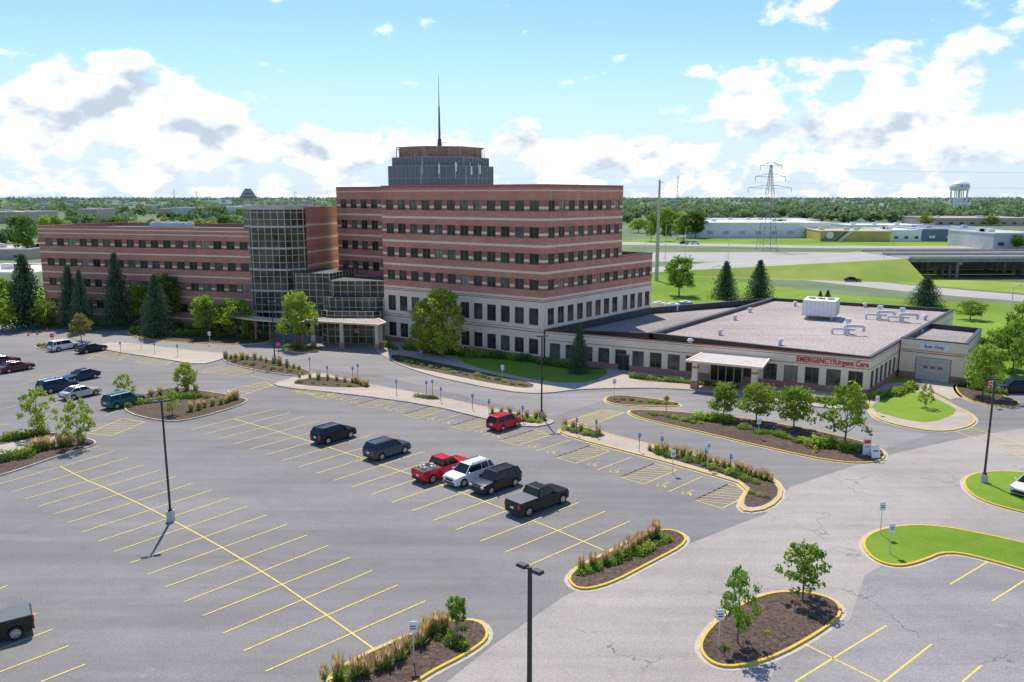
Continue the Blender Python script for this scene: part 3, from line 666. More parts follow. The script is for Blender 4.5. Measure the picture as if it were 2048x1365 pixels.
for a in ((598,695,583,80,'y'),(475,675,597,85,'y'),(412,675,590,60,'y'),(338,656,548,70,'d'),(285,656,570,55,'a'),(445,668,610,60,'a'),(1358,592,513,78,'a'),(163,682,628,38,'o'),(90,658,597,44,'a'),
 (12,658,555,50,'a'),(5,665,598,50,'y'),(515,655,585,30,'a'),(1447,838,765,64,'a'),(1512,845,763,80,'a'),(1587,862,772,88,'a'),(1965,795,688,78,'y'),(2025,745,640,70,'a'),(2045,700,600,60,'a'),(1850,818,768,30,'w'),
 (1995,735,655,60,'a'),(2060,765,650,60,'a'),(372,785,725,46,'y'),(250,800,748,38,'w'),(345,832,780,34,'w'),(78,872,775,66,'w'),(158,893,797,66,'w'),(640,655,585,30,'a'),(1940,640,600,50,'a')): tree(*a)
tree(885,716,573,110,'b','tall multi stemmed birch tree against the facade')
tree(848,712,598,64,'b','slim leafy birch tree against the facade')
tree(1690,892,763,104,'s','open crowned young tree at end of mulch bed')
tree(1475,1290,1135,92,'s','young tree with dark green leaves on mulch island'); tree(1605,1203,1083,112,'s','open crowned young tree on mulch island')
tree(915,1274,1192,54,'n','small sapling with leafy crown on mulch island')
def shrub(mat,seed):
    r=random.Random(seed); C=[];S=[];sh=[]
    for i in range(260):
        v=np.array([r.gauss(0,1),r.gauss(0,1),abs(r.gauss(0,1))]); v/=np.linalg.norm(v); k=(.55+.45*r.random())
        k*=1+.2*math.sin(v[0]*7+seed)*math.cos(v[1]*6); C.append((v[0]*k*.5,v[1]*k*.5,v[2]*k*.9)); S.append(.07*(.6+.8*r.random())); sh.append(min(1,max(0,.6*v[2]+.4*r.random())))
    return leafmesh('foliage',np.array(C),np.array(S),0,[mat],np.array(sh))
SH=[shrub('leaf',1),shrub('leafy',2),shrub('leafd',3),shrub('leaf',4)]
def grassclump(seed):
    r=random.Random(seed); V=[];Fs=[];sl=[];sh=[]
    for i in range(120):
        a=r.random()*6.28; l=r.random(); tan=i%5<3; b=.12*math.sqrt(r.random()); x,y=b*math.cos(a),b*math.sin(a); sp=(.26 if tan else .42)*r.random(); h=(.85+.3*r.random()) if tan else (.4+.25*r.random())
        tx,ty=x+sp*math.cos(a),y+sp*math.sin(a); w=.03 if not tan else .03; px_,py_=-math.sin(a)*w,math.cos(a)*w
        z0=.30 if tan else 0; k=z0/h; bx,by=x+(tx-x)*k,y+(ty-y)*k
        o=len(V); V+=[(bx-px_,by-py_,z0),(bx+px_,by+py_,z0),((bx+tx)/2+px_*1.6,(by+ty)/2+py_*1.6,(z0+h)/2+.05),(tx,ty,h)]; Fs.append((o,o+1,o+2,o+3)); sl.append(1 if tan else 0); sh+= [l]*4
    me=bpy.data.meshes.new('blades'); me.from_pydata(V,[],Fs); me.materials.append(M['leafy']); me.materials.append(M['straw']); me.polygons.foreach_set('material_index',sl); at=me.attributes.new('shade','FLOAT','POINT'); at.data.foreach_set('value',sh); return me
GC=[grassclump(i) for i in range(3)]
def grass(x,y,s=1.35):
    X,Y=G(x,y); s*=(.65+.5*random.random()); top('ornamental_grass',random.choice(GC),'clump of tan feathery ornamental grass on mulch','plant',None,(X,Y,.12),random.random()*6,(s*1.1,s*1.1,s*.9),'ornamental grass clumps in planting beds')
def bush(x,y,w=1.2,h=.8,k=None):
    X,Y=G(x,y); q=.7+.6*random.random(); top('shrub',SH[k] if k is not None else random.choice(SH),'low rounded green shrub on mulch','shrub',None,(X,Y,.1),random.random()*6,(w*q,w*q,h*q),'low shrubs in planting beds')
def along(fn,l,n,j=4,**k):
    g=l
    for i in range(n):
        t=i/(max(1,n-1))*(len(g)-1); a=int(min(t,len(g)-2)); f=t-a
        fn(g[a][0]*(1-f)+g[a+1][0]*f+random.uniform(-j,j),g[a][1]*(1-f)+g[a+1][1]*f+random.uniform(-j,j)*.4,**k)
along(grass,[(655,1366),(765,1345),(835,1292),(890,1257)],13,8,s=1.3); along(bush,[(700,1368),(780,1335),(860,1285),(930,1262)],8,8,w=.8,h=.5)
along(grass,[(1165,1142),(1240,1120),(1285,1087),(1315,1072)],11,4,s=1.2)
along(bush,[(1170,1150),(1225,1130),(1290,1105),(1330,1085)],14,8,w=1.0,h=.5)
along(grass,[(1300,902),(1400,925),(1480,945),(1540,965)],20,3,s=1.1); along(bush,[(1320,910),(1420,938),(1510,968)],12,4,w=1.1,h=.6)
along(bush,[(1500,990),(1530,1000)],3,6,w=.8,h=.4)
along(grass,[(450,718),(520,722),(600,742)],13,2,s=1.2); along(bush,[(470,725),(600,750)],8,3,w=1.0,h=.6)
along(grass,[(600,757),(700,766),(735,775)],12,2,s=1.1); along(bush,[(600,768),(700,775)],5,2,w=.9,h=.5)
along(grass,[(985,828),(1090,842)],7,2,s=1.0); along(bush,[(1000,838),(1080,848)],5,3,w=1,h=.6); along(bush,[(835,796),(870,799)],4,2,w=1,h=.5)
along(grass,[(1130,856),(1195,872)],5,2,s=1.0); along(bush,[(1130,862),(1190,876)],4,2,w=1,h=.5)
along(grass,[(380,825),(450,808),(470,800)],10,3,s=1.3); along(grass,[(270,805),(330,790),(390,785)],8,3,s=1.2); along(bush,[(250,815),(350,800),(420,795)],12,7,w=1.3,h=.8)
along(grass,[(60,905),(170,888)],10,3,s=1.3); along(bush,[(0,925),(60,912)],5,5,w=1.6,h=1.1); along(bush,[(0,885),(90,870)],8,3,w=1.4,h=.9)
along(bush,[(265,665),(330,672),(430,672),(540,678)],34,5,w=1.9,h=1.1); along(bush,[(340,655),(500,662)],16,3,w=1.8,h=1.3); along(grass,[(440,665),(520,672)],8,3,s=1.2)
along(bush,[(575,697),(635,700)],7,2,w=1.3,h=.7)
along(bush,[(820,700),(900,712),(1000,718),(1150,738)],34,3,w=2.0,h=1.3); along(bush,[(800,722),(900,745),(1050,775)],22,5,w=1.0,h=.5); along(bush,[(760,690),(790,700)],6,3,w=1.8,h=1.1)
along(bush,[(1265,757),(1470,778)],20,2,w=1.2,h=.7); along(bush,[(1500,790),(1730,815)],22,3,w=1.6,h=1.0)
along(bush,[(1400,840),(1460,846)],9,5,w=1.8,h=.8,k=1); along(bush,[(1630,892),(1720,905)],11,7,w=1.9,h=1.1); along(bush,[(1480,858),(1620,892)],16,8,w=1.2,h=.55); along(bush,[(1300,830),(1400,850)],10,3,w=.9,h=.45); along(bush,[(1745,800),(1800,790),(1830,775)],12,4,w=1.7,h=1.1)
along(bush,[(1230,800),(1350,811)],8,2,w=.9,h=.4)
along(bush,[(1930,775),(2000,790)],8,5,w=1.6,h=.9); along(bush,[(100,652),(260,652)],12,2,w=2,h=1.0); along(bush,[(905,1290),(925,1300)],3,5,w=1.0,h=.9); along(bush,[(1460,1300),(1620,1240)],3,8,w=.5,h=.2)
along(bush,[(1935,685),(1990,715)],8,10,w=2.6,h=2.2); 
along(bush,[(75,692),(160,697)],8,3,w=1.2,h=.6)
def forest(name,n,ylo,yhi,hmin,hmax,mat,q,label,excl=None,xr=(-350,2400)):
    C=[];S=[];sh=[]
    r=random.Random(len(name)+n)
    for i in range(n):
        x=r.uniform(*xr); y=r.uniform(ylo,yhi)
        if excl and excl(x,y): continue
        X,Y=G(x,y); X+=r.uniform(-4,4); h=r.uniform(hmin,hmax); w=h*r.uniform(.5,.8); b=r.random()
        m=q; v=RNG.normal(size=(m,3)); v/=np.linalg.norm(v,axis=1)[:,None]; k=RNG.random(m)**.35
        p=np.stack([X+v[:,0]*k*w,Y+v[:,1]*k*w,h*.54+v[:,2]*k*h*.46],1)
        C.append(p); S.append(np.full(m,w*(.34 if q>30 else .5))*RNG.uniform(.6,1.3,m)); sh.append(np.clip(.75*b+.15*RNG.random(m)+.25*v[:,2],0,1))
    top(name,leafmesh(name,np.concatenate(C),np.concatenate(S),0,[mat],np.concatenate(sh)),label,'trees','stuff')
def ex(x,y):
    if 1240<x and y>432: return True
    return math.sin(x*.021+y*.35)*math.cos(x*.009-y*.5)>.32
forest('distant_woodland',2200,393.8,404,10,18,'hazetintleaf',16,'blue green haze tinted woodland along the horizon')
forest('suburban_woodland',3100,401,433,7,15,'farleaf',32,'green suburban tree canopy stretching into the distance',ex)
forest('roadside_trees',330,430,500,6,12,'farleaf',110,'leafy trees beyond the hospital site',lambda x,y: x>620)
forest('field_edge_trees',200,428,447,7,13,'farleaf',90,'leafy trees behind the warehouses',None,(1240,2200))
for i in range(14): 
    x=random.uniform(1255,1400); tree(x,random.uniform(462,484),random.uniform(412,440),random.uniform(26,48),random.choice('ayd'),'green roadside tree beyond the brick tower')
for a in ((2035,500,470,40),(1560,470,438,30),(1700,440,425,20),(1850,452,430,30),(1980,452,432,36),(1990,445,428,30),(1830,446,430,30)): tree(*a,'a','green tree beside distant warehouses')
for i in range(26): tree(random.uniform(-20,480),random.uniform(470,520),random.uniform(430,450),random.uniform(30,60),random.choice('aydd'),'green tree beyond the brick wing')
# ---------------- far buildings ----------------
def farb(x0,x1,yb,yt,dep,mat,label,bandm='glass',skew=0,roofm='metal'):
    a=Vector(G(x0,yb)); b=Vector(G(x1,yb+skew)); h=max(3,ZT(a.y,yt)); d=(b-a).normalized(); n=Vector((d.y,-d.x)); L=(b-a).length; rot=math.atan2(d.y,d.x)
    o=ebox('low_commercial_building',label,'building'); c=(a+b)/2-n*dep/2
    mb=MB(); pl=[a,b,b-n*dep,a-n*dep]; mb.prism(pl,0,h,0,0); part('wall',mb.mesh('wall',[mat]),o)
    mb=MB(); mb.ring(pl,.6,h,h+.5,0,out=.2)
    part('roof',mb.mesh('roof',['white',roofm]),o)
    for i in range(3): mb=MB(); q=c+d*random.uniform(-.4,.4)*L; mb.box((q.x,q.y,h+.7),(3,2.5,1.4),rot,0); mb.box((q.x,q.y,h+1.5),(2.4,2,.2),rot,0); part('roof_unit',mb.mesh('roof_unit',[roofm]),o)
    mb=MB(); k=max(3,int(L/9))
    for i in range(k): q=a+d*(L*(i+.5)/k)+n*.1; mb.box((q.x,q.y,h*.36),(L/k*.35,.2,h*.22),rot)
    part('window_band',mb.mesh('window_band',[bandm]),o,kind='stuff'); return a,b,h,n,d
M['mural']=simple('mural_yellow',(.60,.46,.12),.6,.1,.2); M['teal']=simple('mural_teal',(.14,.27,.31),.6,.1,.2); M['navy']=simple('navy_wall',(.16,.20,.28),.6,.1,.2); M['tan']=simple('tan_wall',(.52,.41,.33),.8,.1,.2); M['grey']=simple('grey_wall',(.54,.54,.54),.8,.1,.2)
farb(1372,1660,476,447,70,'white','long white warehouse with flat roof','grey')
a,b,h,n,d=farb(1640,1780,483,463,40,'mural','yellow warehouse with colourful painted wall','mural',skew=1)
mo=ebox('wall_mural','bold teal yellow and orange geometric painted mural on warehouse','mural'); mb=MB(); L=(b-a).length
for s0,s1,m_ in ((0,.12,0),(.14,.17,1),(.2,.23,2),(.26,.3,3)):
    p=[a+d*L*s0+n*.35,a+d*L*s1+n*.35,a+d*(L*s1+6)+n*.35,a+d*(L*s0+6)+n*.35]
    mb.add([(p[0].x,p[0].y,.3),(p[1].x,p[1].y,.3),(p[2].x,p[2].y,h),(p[3].x,p[3].y,h)],[(0,1,2,3)],m_)
q=a+d*5+n*.5; mb.cyl((q.x,q.y,h*.6),(q.x+n.x*.1,q.y+n.y*.1,h*.6),2,2,16,3)
part('painted_panel',mb.mesh('painted_panel',['teal','orange','black','white']),mo)
farb(1782,1842,483,462,40,'white','white office end of a warehouse'); farb(1846,1985,483,459,45,'navy','blue grey warehouse with white loading doors','white'); farb(1700,1850,470,452,40,'white','white office warehouse with flat roof')
farb(1985,2080,500,468,40,'grey','grey metal clad warehouse'); farb(1870,2060,452,437,60,'tan','brown low commercial building'); farb(1440,1640,452,441,60,'grey','grey commercial building among trees')
farb(-120,74,575,548,30,'precast','beige flat roofed building beside the brick wing'); farb(-80,60,520,500,30,'tan','brown low building behind trees')
farb(-40,45,448,425,60,'tan','brown brick building among trees'); farb(60,190,418,409,60,'grey','pale building among distant trees')
for i in range(60):
    x=random.uniform(-100,660) if i%4 else random.uniform(1260,2150); y=random.uniform(403,440) if x<700 else random.uniform(403,420); w=random.uniform(14,38)*(y-392)/22; farb(x,x+w,y,y-random.uniform(5,9)*(y-392)/20,random.uniform(25,60),random.choice(['white','tan','grey','beige','tan','grey','white']),'low commercial building among distant trees')
X,Y=G(497,404); o=ebox('terraced_pyramid_building','distant terraced dark building with striped stepped dome top','building'); h=ZT(Y,378); R=22/F*Y
for i in range(7):
    mb=MB(); z0=h*i/7; r_=R*(1-i*.12) if i<5 else R*(.45-(i-5)*.15); mb.prism(ngon(X,Y,r_,12),z0,z0+h/7*.8,i%2,i%2); mb.prism(ngon(X,Y,r_*.93,12),z0+h/7*.8,z0+h/7,1)
    part('terrace',mb.mesh('terrace',['louvre','tan']),o)
sheet('highway',chaikin(px([(1385,530),(1530,541),(1700,558),(1850,574),(2300,612),(2300,624),(1850,588),(1700,571),(1530,552),(1385,538)]),1),.02,'highway','pale concrete highway crossing green fields','road')
sheet('verge',px([(1385,531),(1420,521),(1700,517),(1850,516),(1890,560),(2200,570),(2250,602),(1850,572),(1700,556),(1530,540)]),.010,'dry','yellow green grassy verge','ground')
sheet('frontage_road',px([(1240,505),(1640,505),(1850,508),(1850,517),(1640,518),(1420,524),(1240,524)]),.02,'highway','pale road leading to the overpass','road')
sheet('back_road',px([(1240,484),(1640,492),(2300,494),(2300,498),(1640,497),(1240,490)]),.02,'highway','distant grey road beside fields','road')
sheet('field_lawn',px([(1240,490),(1640,497),(2300,498),(2300,480),(1900,483),(1640,478),(1400,478),(1240,480)]),.014,'lawn','bright green field beside warehouses','lawn')
br=ebox('road_overpass','concrete highway overpass with railing, piers and an added rear deck','bridge')
b0=Vector((122,246)); bx=Vector((1,.03)).normalized(); by=Vector((-bx.y,bx.x))
for off in (0,17):  # second deck is added behind so the underside looks dark
    c0=b0+by*off
    mb=MB(); mb.prism([c0,c0+bx*120,c0+bx*120+by*15,c0+by*15],5.0,6.1); 
    for s in (0,14.7): mb.prism([c0+by*s,c0+by*s+bx*120,c0+by*(s+.3)+bx*120,c0+by*(s+.3)],6.1,6.8,1)
    part('deck',mb.mesh('deck',['dcon','con']),br)
    for s in (16,42,68):
        mb=MB()
        for t in (1.5,5.5,9.5,13.5): p=c0+bx*s+by*t; mb.cyl((p.x,p.y,0),(p.x,p.y,4.2),.5,n=10)
        mb.prism([c0+bx*(s-.7),c0+bx*(s+.7),c0+bx*(s+.7)+by*15,c0+bx*(s-.7)+by*15],4.2,5.0)
        part('pier',mb.mesh('pier',['dcon']),br)
mb=MB(); mb.prism([b0-bx*2,b0+bx*.5,b0+bx*.5+by*32,b0-bx*2+by*32],0,6.0); mb.prism([b0+by*33,b0+bx*120+by*33,b0+bx*120+by*34,b0+by*34],0,5.9); part('abutment_and_added_wall',mb.mesh('abutment_and_added_wall',['dcon']),br)  # long rear wall added behind the piers to darken the opening
mb=MB()
a0=b0-bx*1; a1=b0-bx*85+by*14
vs=[(*(a0-by*14),0),(*a0,6.1),(*(a0+by*32),6.1),(*(a0+by*42),0)]
vs+=[(*(a1-by*2),0),(*a1,.4),(*(a1+by*14),.4),(*(a1+by*18),0)]
mb.add(vs,[(0,1,5,4),(2,3,7,6),(0,4,7,3)],0); mb.add(vs,[(1,2,6,5)],1); mb.add(vs,[(0,3,2,1)],2)
top('embankment',mb.mesh('embankment',['dry','highway','con']),'grassy embankment carrying the road to the overpass','embankment','structure')
# ---------------- street furniture ----------------
def lamp(xb,yb,h=9.7,rot=.8,world=None,heads=2):
    X,Y=world or G(xb,yb); o=ebox('street_lamp','tall dark bronze parking lot lamp with flat heads','street lamp',(X,Y,0),rot,(1,1,1),'parking lot lamps')
    mb=MB(); mb.cyl((0,0,0),(0,0,.85),.32,.30,14); part('base',mb.mesh('base',['con']),o)
    mb=MB(); mb.box((0,0,.9),(.36,.36,.12)); mb.box((0,0,(h+.9)/2),(.17,.17,h-.9),0,0,.8); mb.box((0,0,h-.1),(.4,.07,.07)); part('pole',mb.mesh('pole',['bronze']),o)
    for s in ((-1,1) if heads==2 else (1,)):
        mb=MB(); mb.box((s*.42,0,h-.05),(.5,.34,.13),0,0,.8); mb.box((s*.42,0,h-.13),(.4,.26,.04),0,1); part('lamp_head',mb.mesh('lamp_head',['bronze','headlamp']),o)
lamp(342,1042,9.7,.5); lamp(1083,837,9.6,.2); lamp(1967,967,9.6,1.2); lamp(550,728,9.6,.2); lamp(0,0,9.75,-.75,(.75,31.2)); lamp(137,655,8.5,.3)
lamp(380,640,5,.3,heads=1); lamp(185,645,5,.3,heads=1); lamp(843,708,5,.3,heads=1)
def sign(x,y,h,kind,rot=.2):
    X,Y=G(x,y); nm={'blue':'accessible_parking_sign','stop':'stop_sign','noentry':'do_not_enter_sign','warn':'warning_sign','white':'notice_sign','info':'information_sign'}[kind]
    lb={'blue':'small blue and white accessible parking sign on post','stop':'red octagonal stop sign on a slim post','noentry':'red and white do not enter sign on post','warn':'yellow diamond pedestrian warning sign on post','white':'white rectangular notice sign on slim post','info':'white and red information panel sign on lawn'}[kind]
    o=ebox(nm,lb,'sign',(X,Y,.1),rot,(1,1,1),'blue parking signs' if kind=='blue' else None)
    mb=MB(); mb.cyl((0,0,-.1),(0,0,h),.032,n=6); part('post',mb.mesh('post',['bronze' if kind!='white' else 'metal']),o)
    mb=MB()
    if kind=='blue': mb.box((0,-.05,h-.25),(.27,.03,.42),0,0); mb.box((0,-.07,h-.2),(.10,.02,.15),0,1); mm=['blue','white']
    elif kind=='stop':
        mb.add([(.4*math.cos(math.pi/8+i*math.pi/4),-.05,h-.3+.4*math.sin(math.pi/8+i*math.pi/4)) for i in range(8)]+[(.4*math.cos(math.pi/8+i*math.pi/4),-.03,h-.3+.4*math.sin(math.pi/8+i*math.pi/4)) for i in range(8)],[tuple(range(8)),tuple(range(15,7,-1))]+[(i,(i+1)%8,8+(i+1)%8,8+i) for i in range(8)]); mm=['red']
        part('sign_lettering',text('STOP',.28,'white',.005)[0],o,(-.32,-.06,h-.4),(math.pi/2,0,0))
    elif kind=='noentry': mb.box((0,-.05,h-.4),(.76,.03,.76),0,1); mb.cyl((0,-.07,h-.4),(0,-.085,h-.4),.36,n=20,m=0); mb.box((0,-.1,h-.4),(.5,.02,.1),0,1); mm=['red','white']
    elif kind=='warn': mb.add([(0,-.05,h-.9),(.45,-.05,h-.45),(0,-.05,h),(-.45,-.05,h-.45)],[(0,1,2,3)]); mb.box((0,-.07,h-.45),(.1,.02,.4),0,1); mm=['yel','black']
    elif kind=='white': mb.box((0,-.05,h-.35),(.45,.03,.65),0,0); mb.box((0,-.07,h-.3),(.3,.01,.06),0,1); mb.box((0,-.07,h-.45),(.3,.01,.06),0,1); mm=['white','black']
    else: mb.box((0,-.05,.85),(.75,.12,1.6),0,0); mb.box((0,-.12,1.35),(.66,.02,.36),0,1); mb.box((0,-.12,.85),(.5,.02,.06),0,2); mm=['white','red','black']
    part('sign_panel',mb.mesh('sign_panel',mm),o)
for p in ((242,708),(283,700),(310,709),(356,714),(508,742),(575,745),(655,760),(706,762),(716,756),(793,790),(853,792),(865,790),(882,806),(945,820),(978,832),(1045,846),(1153,872),(1192,876),(1278,905),(1323,912),(1410,937),(1460,950),(455,730),(620,742)): sign(*p,1.9,'blue',.3)
sign(558,728,3.2,'stop',.0); sign(107,700,2.6,'stop'); sign(1976,812,3.0,'noentry',.4); sign(715,688,2.6,'noentry'); sign(1332,832,2.4,'warn')
for p in ((1345,948,2.2),(1415,940,2.6),(1516,878,2.2),(1760,1072,2.6),(1779,1110,2.3),(828,1330,2.5),(1437,1300,2.4),(1005,760,2.0),(1752,830,2.2),(1228,800,2.6),(420,690,2.2)): sign(*p,'white',.1)
sign(1732,912,1.6,'info',.1)
X,Y=G(1748,917); o=ebox('folding_sign','white folding sandwich board beside the bed','sign',(X,Y,.1),.1); mb=MB()
mb.add([(-.45,-.35,0),(.45,-.35,0),(.45,0,1.2),(-.45,0,1.2),(-.45,.35,0),(.45,.35,0)],[(0,1,2,3),(3,2,5,4)]); mb.box((0,-.22,.7),(.5,.02,.1),0,1); part('board',mb.mesh('board',['white','black']),o)
for p in ((75,670),(95,663),(57,672)):
    X,Y=G(*p); o=ebox('traffic_cone','orange traffic cone on the drive','traffic cone',(X,Y,.02),0,(1,1,1),'traffic cones'); mb=MB(); mb.box((0,0,.03),(.45,.45,.06)); mb.cyl((0,0,.06),(0,0,.8),.18,.03,12); part('cone',mb.mesh('cone',['orangep']),o)
for i in range(9):
    X,Y=G(640+i*13,672+i*1.7); o=ebox('bollard','short pale bollard in front of the entrance','bollard',(X,Y,.03),0,(1,1,1),'entrance bollards'); mb=MB(); mb.cyl((0,0,0),(0,0,.95),.13,.13,10); mb.cyl((0,0,.95),(0,0,1.03),.13,.05,10); part('shaft',mb.mesh('shaft',['white']),o)
X,Y=G(1630,906); o=ebox('fire_hydrant','small yellow fire hydrant on mulch','hydrant',(X,Y,.12)); mb=MB(); mb.cyl((0,0,0),(0,0,.5),.12,.11,10); mb.cyl((0,0,.5),(0,0,.65),.14,.05,10); mb.cyl((-.2,0,.38),(.2,0,.38),.06,.06,8); mb.cyl((0,0,0),(0,0,.06),.18,.18,10); part('barrel',mb.mesh('barrel',['yel']),o)
X,Y=G(1313,562); o=ebox('transmission_monopole','tall grey steel transmission pole','pole',(X,Y,0)); h=ZT(Y,360); mb=MB(); mb.cyl((0,0,0),(0,0,h),.6,.28,12)
for z in (h-1,h-4,h-7): mb.cyl((0,0,z),(1.2,-.6,z+.3),.12,.06,6)
part('shaft',mb.mesh('shaft',['con']),o)
def pylon(x,yb,yt,s=1):
    X,Y=G(x,yb); h=ZT(Y,yt); o=ebox('power_pylon','grey steel lattice power pylon with three crossarms','pylon',(X,Y,0),.15); mb=MB(); t=.10*s
    def wd(z): k=z/h; return 2.7*s*(1-k)**1.3+ .75*s if k<.7 else (1.2-.9*(k-.7)/.3)*s*.95
    zs=[h*k for k in (0,.14,.27,.39,.5,.6,.69,.77,.84,.9,.95,1)]
    cr=[(-1,-1),(1,-1),(1,1),(-1,1)]
    for a,b in zip(zs,zs[1:]):
        wa,wb=wd(a),wd(b)
        for i in range(4):
            c,c_=cr[i],cr[(i+1)%4]
            mb.cyl((c[0]*wa,c[1]*wa,a),(c[0]*wb,c[1]*wb,b),t,t,4); mb.cyl((c[0]*wa,c[1]*wa,a),(c_[0]*wb,c_[1]*wb,b),t*.5,t*.5,4); mb.cyl((c_[0]*wa,c_[1]*wa,a),(c[0]*wb,c[1]*wb,b),t*.5,t*.5,4); mb.cyl((c[0]*wb,c[1]*wb,b),(c_[0]*wb,c_[1]*wb,b),t*.5,t*.5,4)
    part('lattice_mast',mb.mesh('lattice_mast',['gsteel']),o)
    for z,L in ((h*.73,10*s),(h*.86,7*s),(h*.985,5*s)):
        mb=MB()
        for sg in (-1,1):
            for yy in (-.8,.8): mb.cyl((sg*.6*s,yy*s,z),(sg*L,0,z+.2),t*1.2,t,4); mb.cyl((sg*.6*s,yy*s,z+h*.04),(sg*L,0,z+.2),t*.9,t*.8,4)
            mb.cyl((sg*L,0,z+.2),(sg*L,0,z-1.8*s),.11*s,.11*s,5)
        part('crossarm',mb.mesh('crossarm',['gsteel']),o)
    return X,Y,h
PX,PY,PH=pylon(1533,502,330,1.05)
for x,yb,yt in ((350,412,380),(394,412,382),(590,408,382),(655,408,380),(535,408,383)): pylon(x,yb,yt,1.0)
pw=ebox('power_lines','thin sagging overhead power lines from the pylon','power line')
for z,L in ((PH*.68,10),(PH*.81,7),(PH*.97,5)):
    for sg in (-1,1):
        for ex_,ey_,ez_ in ((240,-110,z-2),(-170,280,z+2)):
            pr=None; mb=MB()
            for i in range(13):
                t=i/12; p=(PX+sg*L+ex_*t,PY+ey_*t,z+(ez_-z)*t-6*4*t*(1-t)*.5)
                if pr: mb.cyl(pr,p,.028,.028,3,0,False)
                pr=p
            part('wire',mb.mesh('wire',['metal']),pw)
X,Y=G(1352,470); o=ebox('radio_mast','thin lattice radio mast in the distance','mast',(X,Y,0)); h=ZT(Y,352); mb=MB()
for a in range(3):
    c=(math.cos(a*2.1)*1.4,math.sin(a*2.1)*1.4); mb.cyl((c[0],c[1],0),(c[0]*.25,c[1]*.25,h),.12,.08,4)
    for k in range(14):
        f=k/14;g=(k+1)/14; c2=(math.cos(a*2.1+2.1)*1.4,math.sin(a*2.1+2.1)*1.4); mb.cyl((c[0]*(1-.75*f),c[1]*(1-.75*f),h*f),(c2[0]*(1-.75*g),c2[1]*(1-.75*g),h*g),.06,.06,3)
part('lattice',mb.mesh('lattice',['louvre']),o)
Y=1100; X=(1921-1024)/F*1100/1.02; o=ebox('water_tower','white spheroid water tower on fluted legs','water tower',(X,Y,0)); mb=MB(); h=ZT(Y,361)
pr=[(0,h),(4,h-.4),(8,h-2),(11,h-4.5),(12.3,h-7.5),(12.3,h-10),(11.5,h-12.5),(9,h-13.5),(0,h-14)]
for (ra,za),(rb,zb) in zip(pr,pr[1:]): mb.cyl((0,0,za),(0,0,zb),max(ra,.01),max(rb,.01),28,0,False)
part('tank',mb.mesh('tank',['white'],True),o)
for i in range(8): mb=MB(); a=i*math.pi/4; mb.cyl((10.5*math.cos(a),10.5*math.sin(a),0),(10.5*math.cos(a),10.5*math.sin(a),h-12),.7,.7,8); part('leg',mb.mesh('leg',['white']),o)
mb=MB(); mb.cyl((0,0,0),(0,0,h-12),1.6,1.6,12); part('riser_pipe',mb.mesh('riser_pipe',['white']),o)
mb=MB()
mb.cyl((-4,-12.35,h-8),(-4,-12.6,h-8),1.4,1.4,16); mb.box((2.6,-12.4,h-8),(7,.3,.8))
part('painted_emblem',mb.mesh('painted_emblem',['louvre']),o)
for x,yb,yt in ((1330,525,450),(1370,520,455),(1455,535,470),(1425,560,535),(1290,540,470),(1765,555,500),(2020,640,575)):
    X,Y=G(x,yb); h=ZT(Y,yt); o=ebox('highway_lamp','slim grey highway lamp beside the road','street lamp',(X,Y,0),.5,(1,1,1),'highway lamps'); mb=MB(); mb.cyl((0,0,0),(0,0,h),.14,.08,6); mb.cyl((0,0,h),(2,0,h+.3),.07,.05,5); part('pole',mb.mesh('pole',['metal']),o); mb=MB(); mb.box((2.3,0,h+.3),(.8,.35,.15),0,0,.8); part('lamp_head',mb.mesh('lamp_head',['louvre']),o)
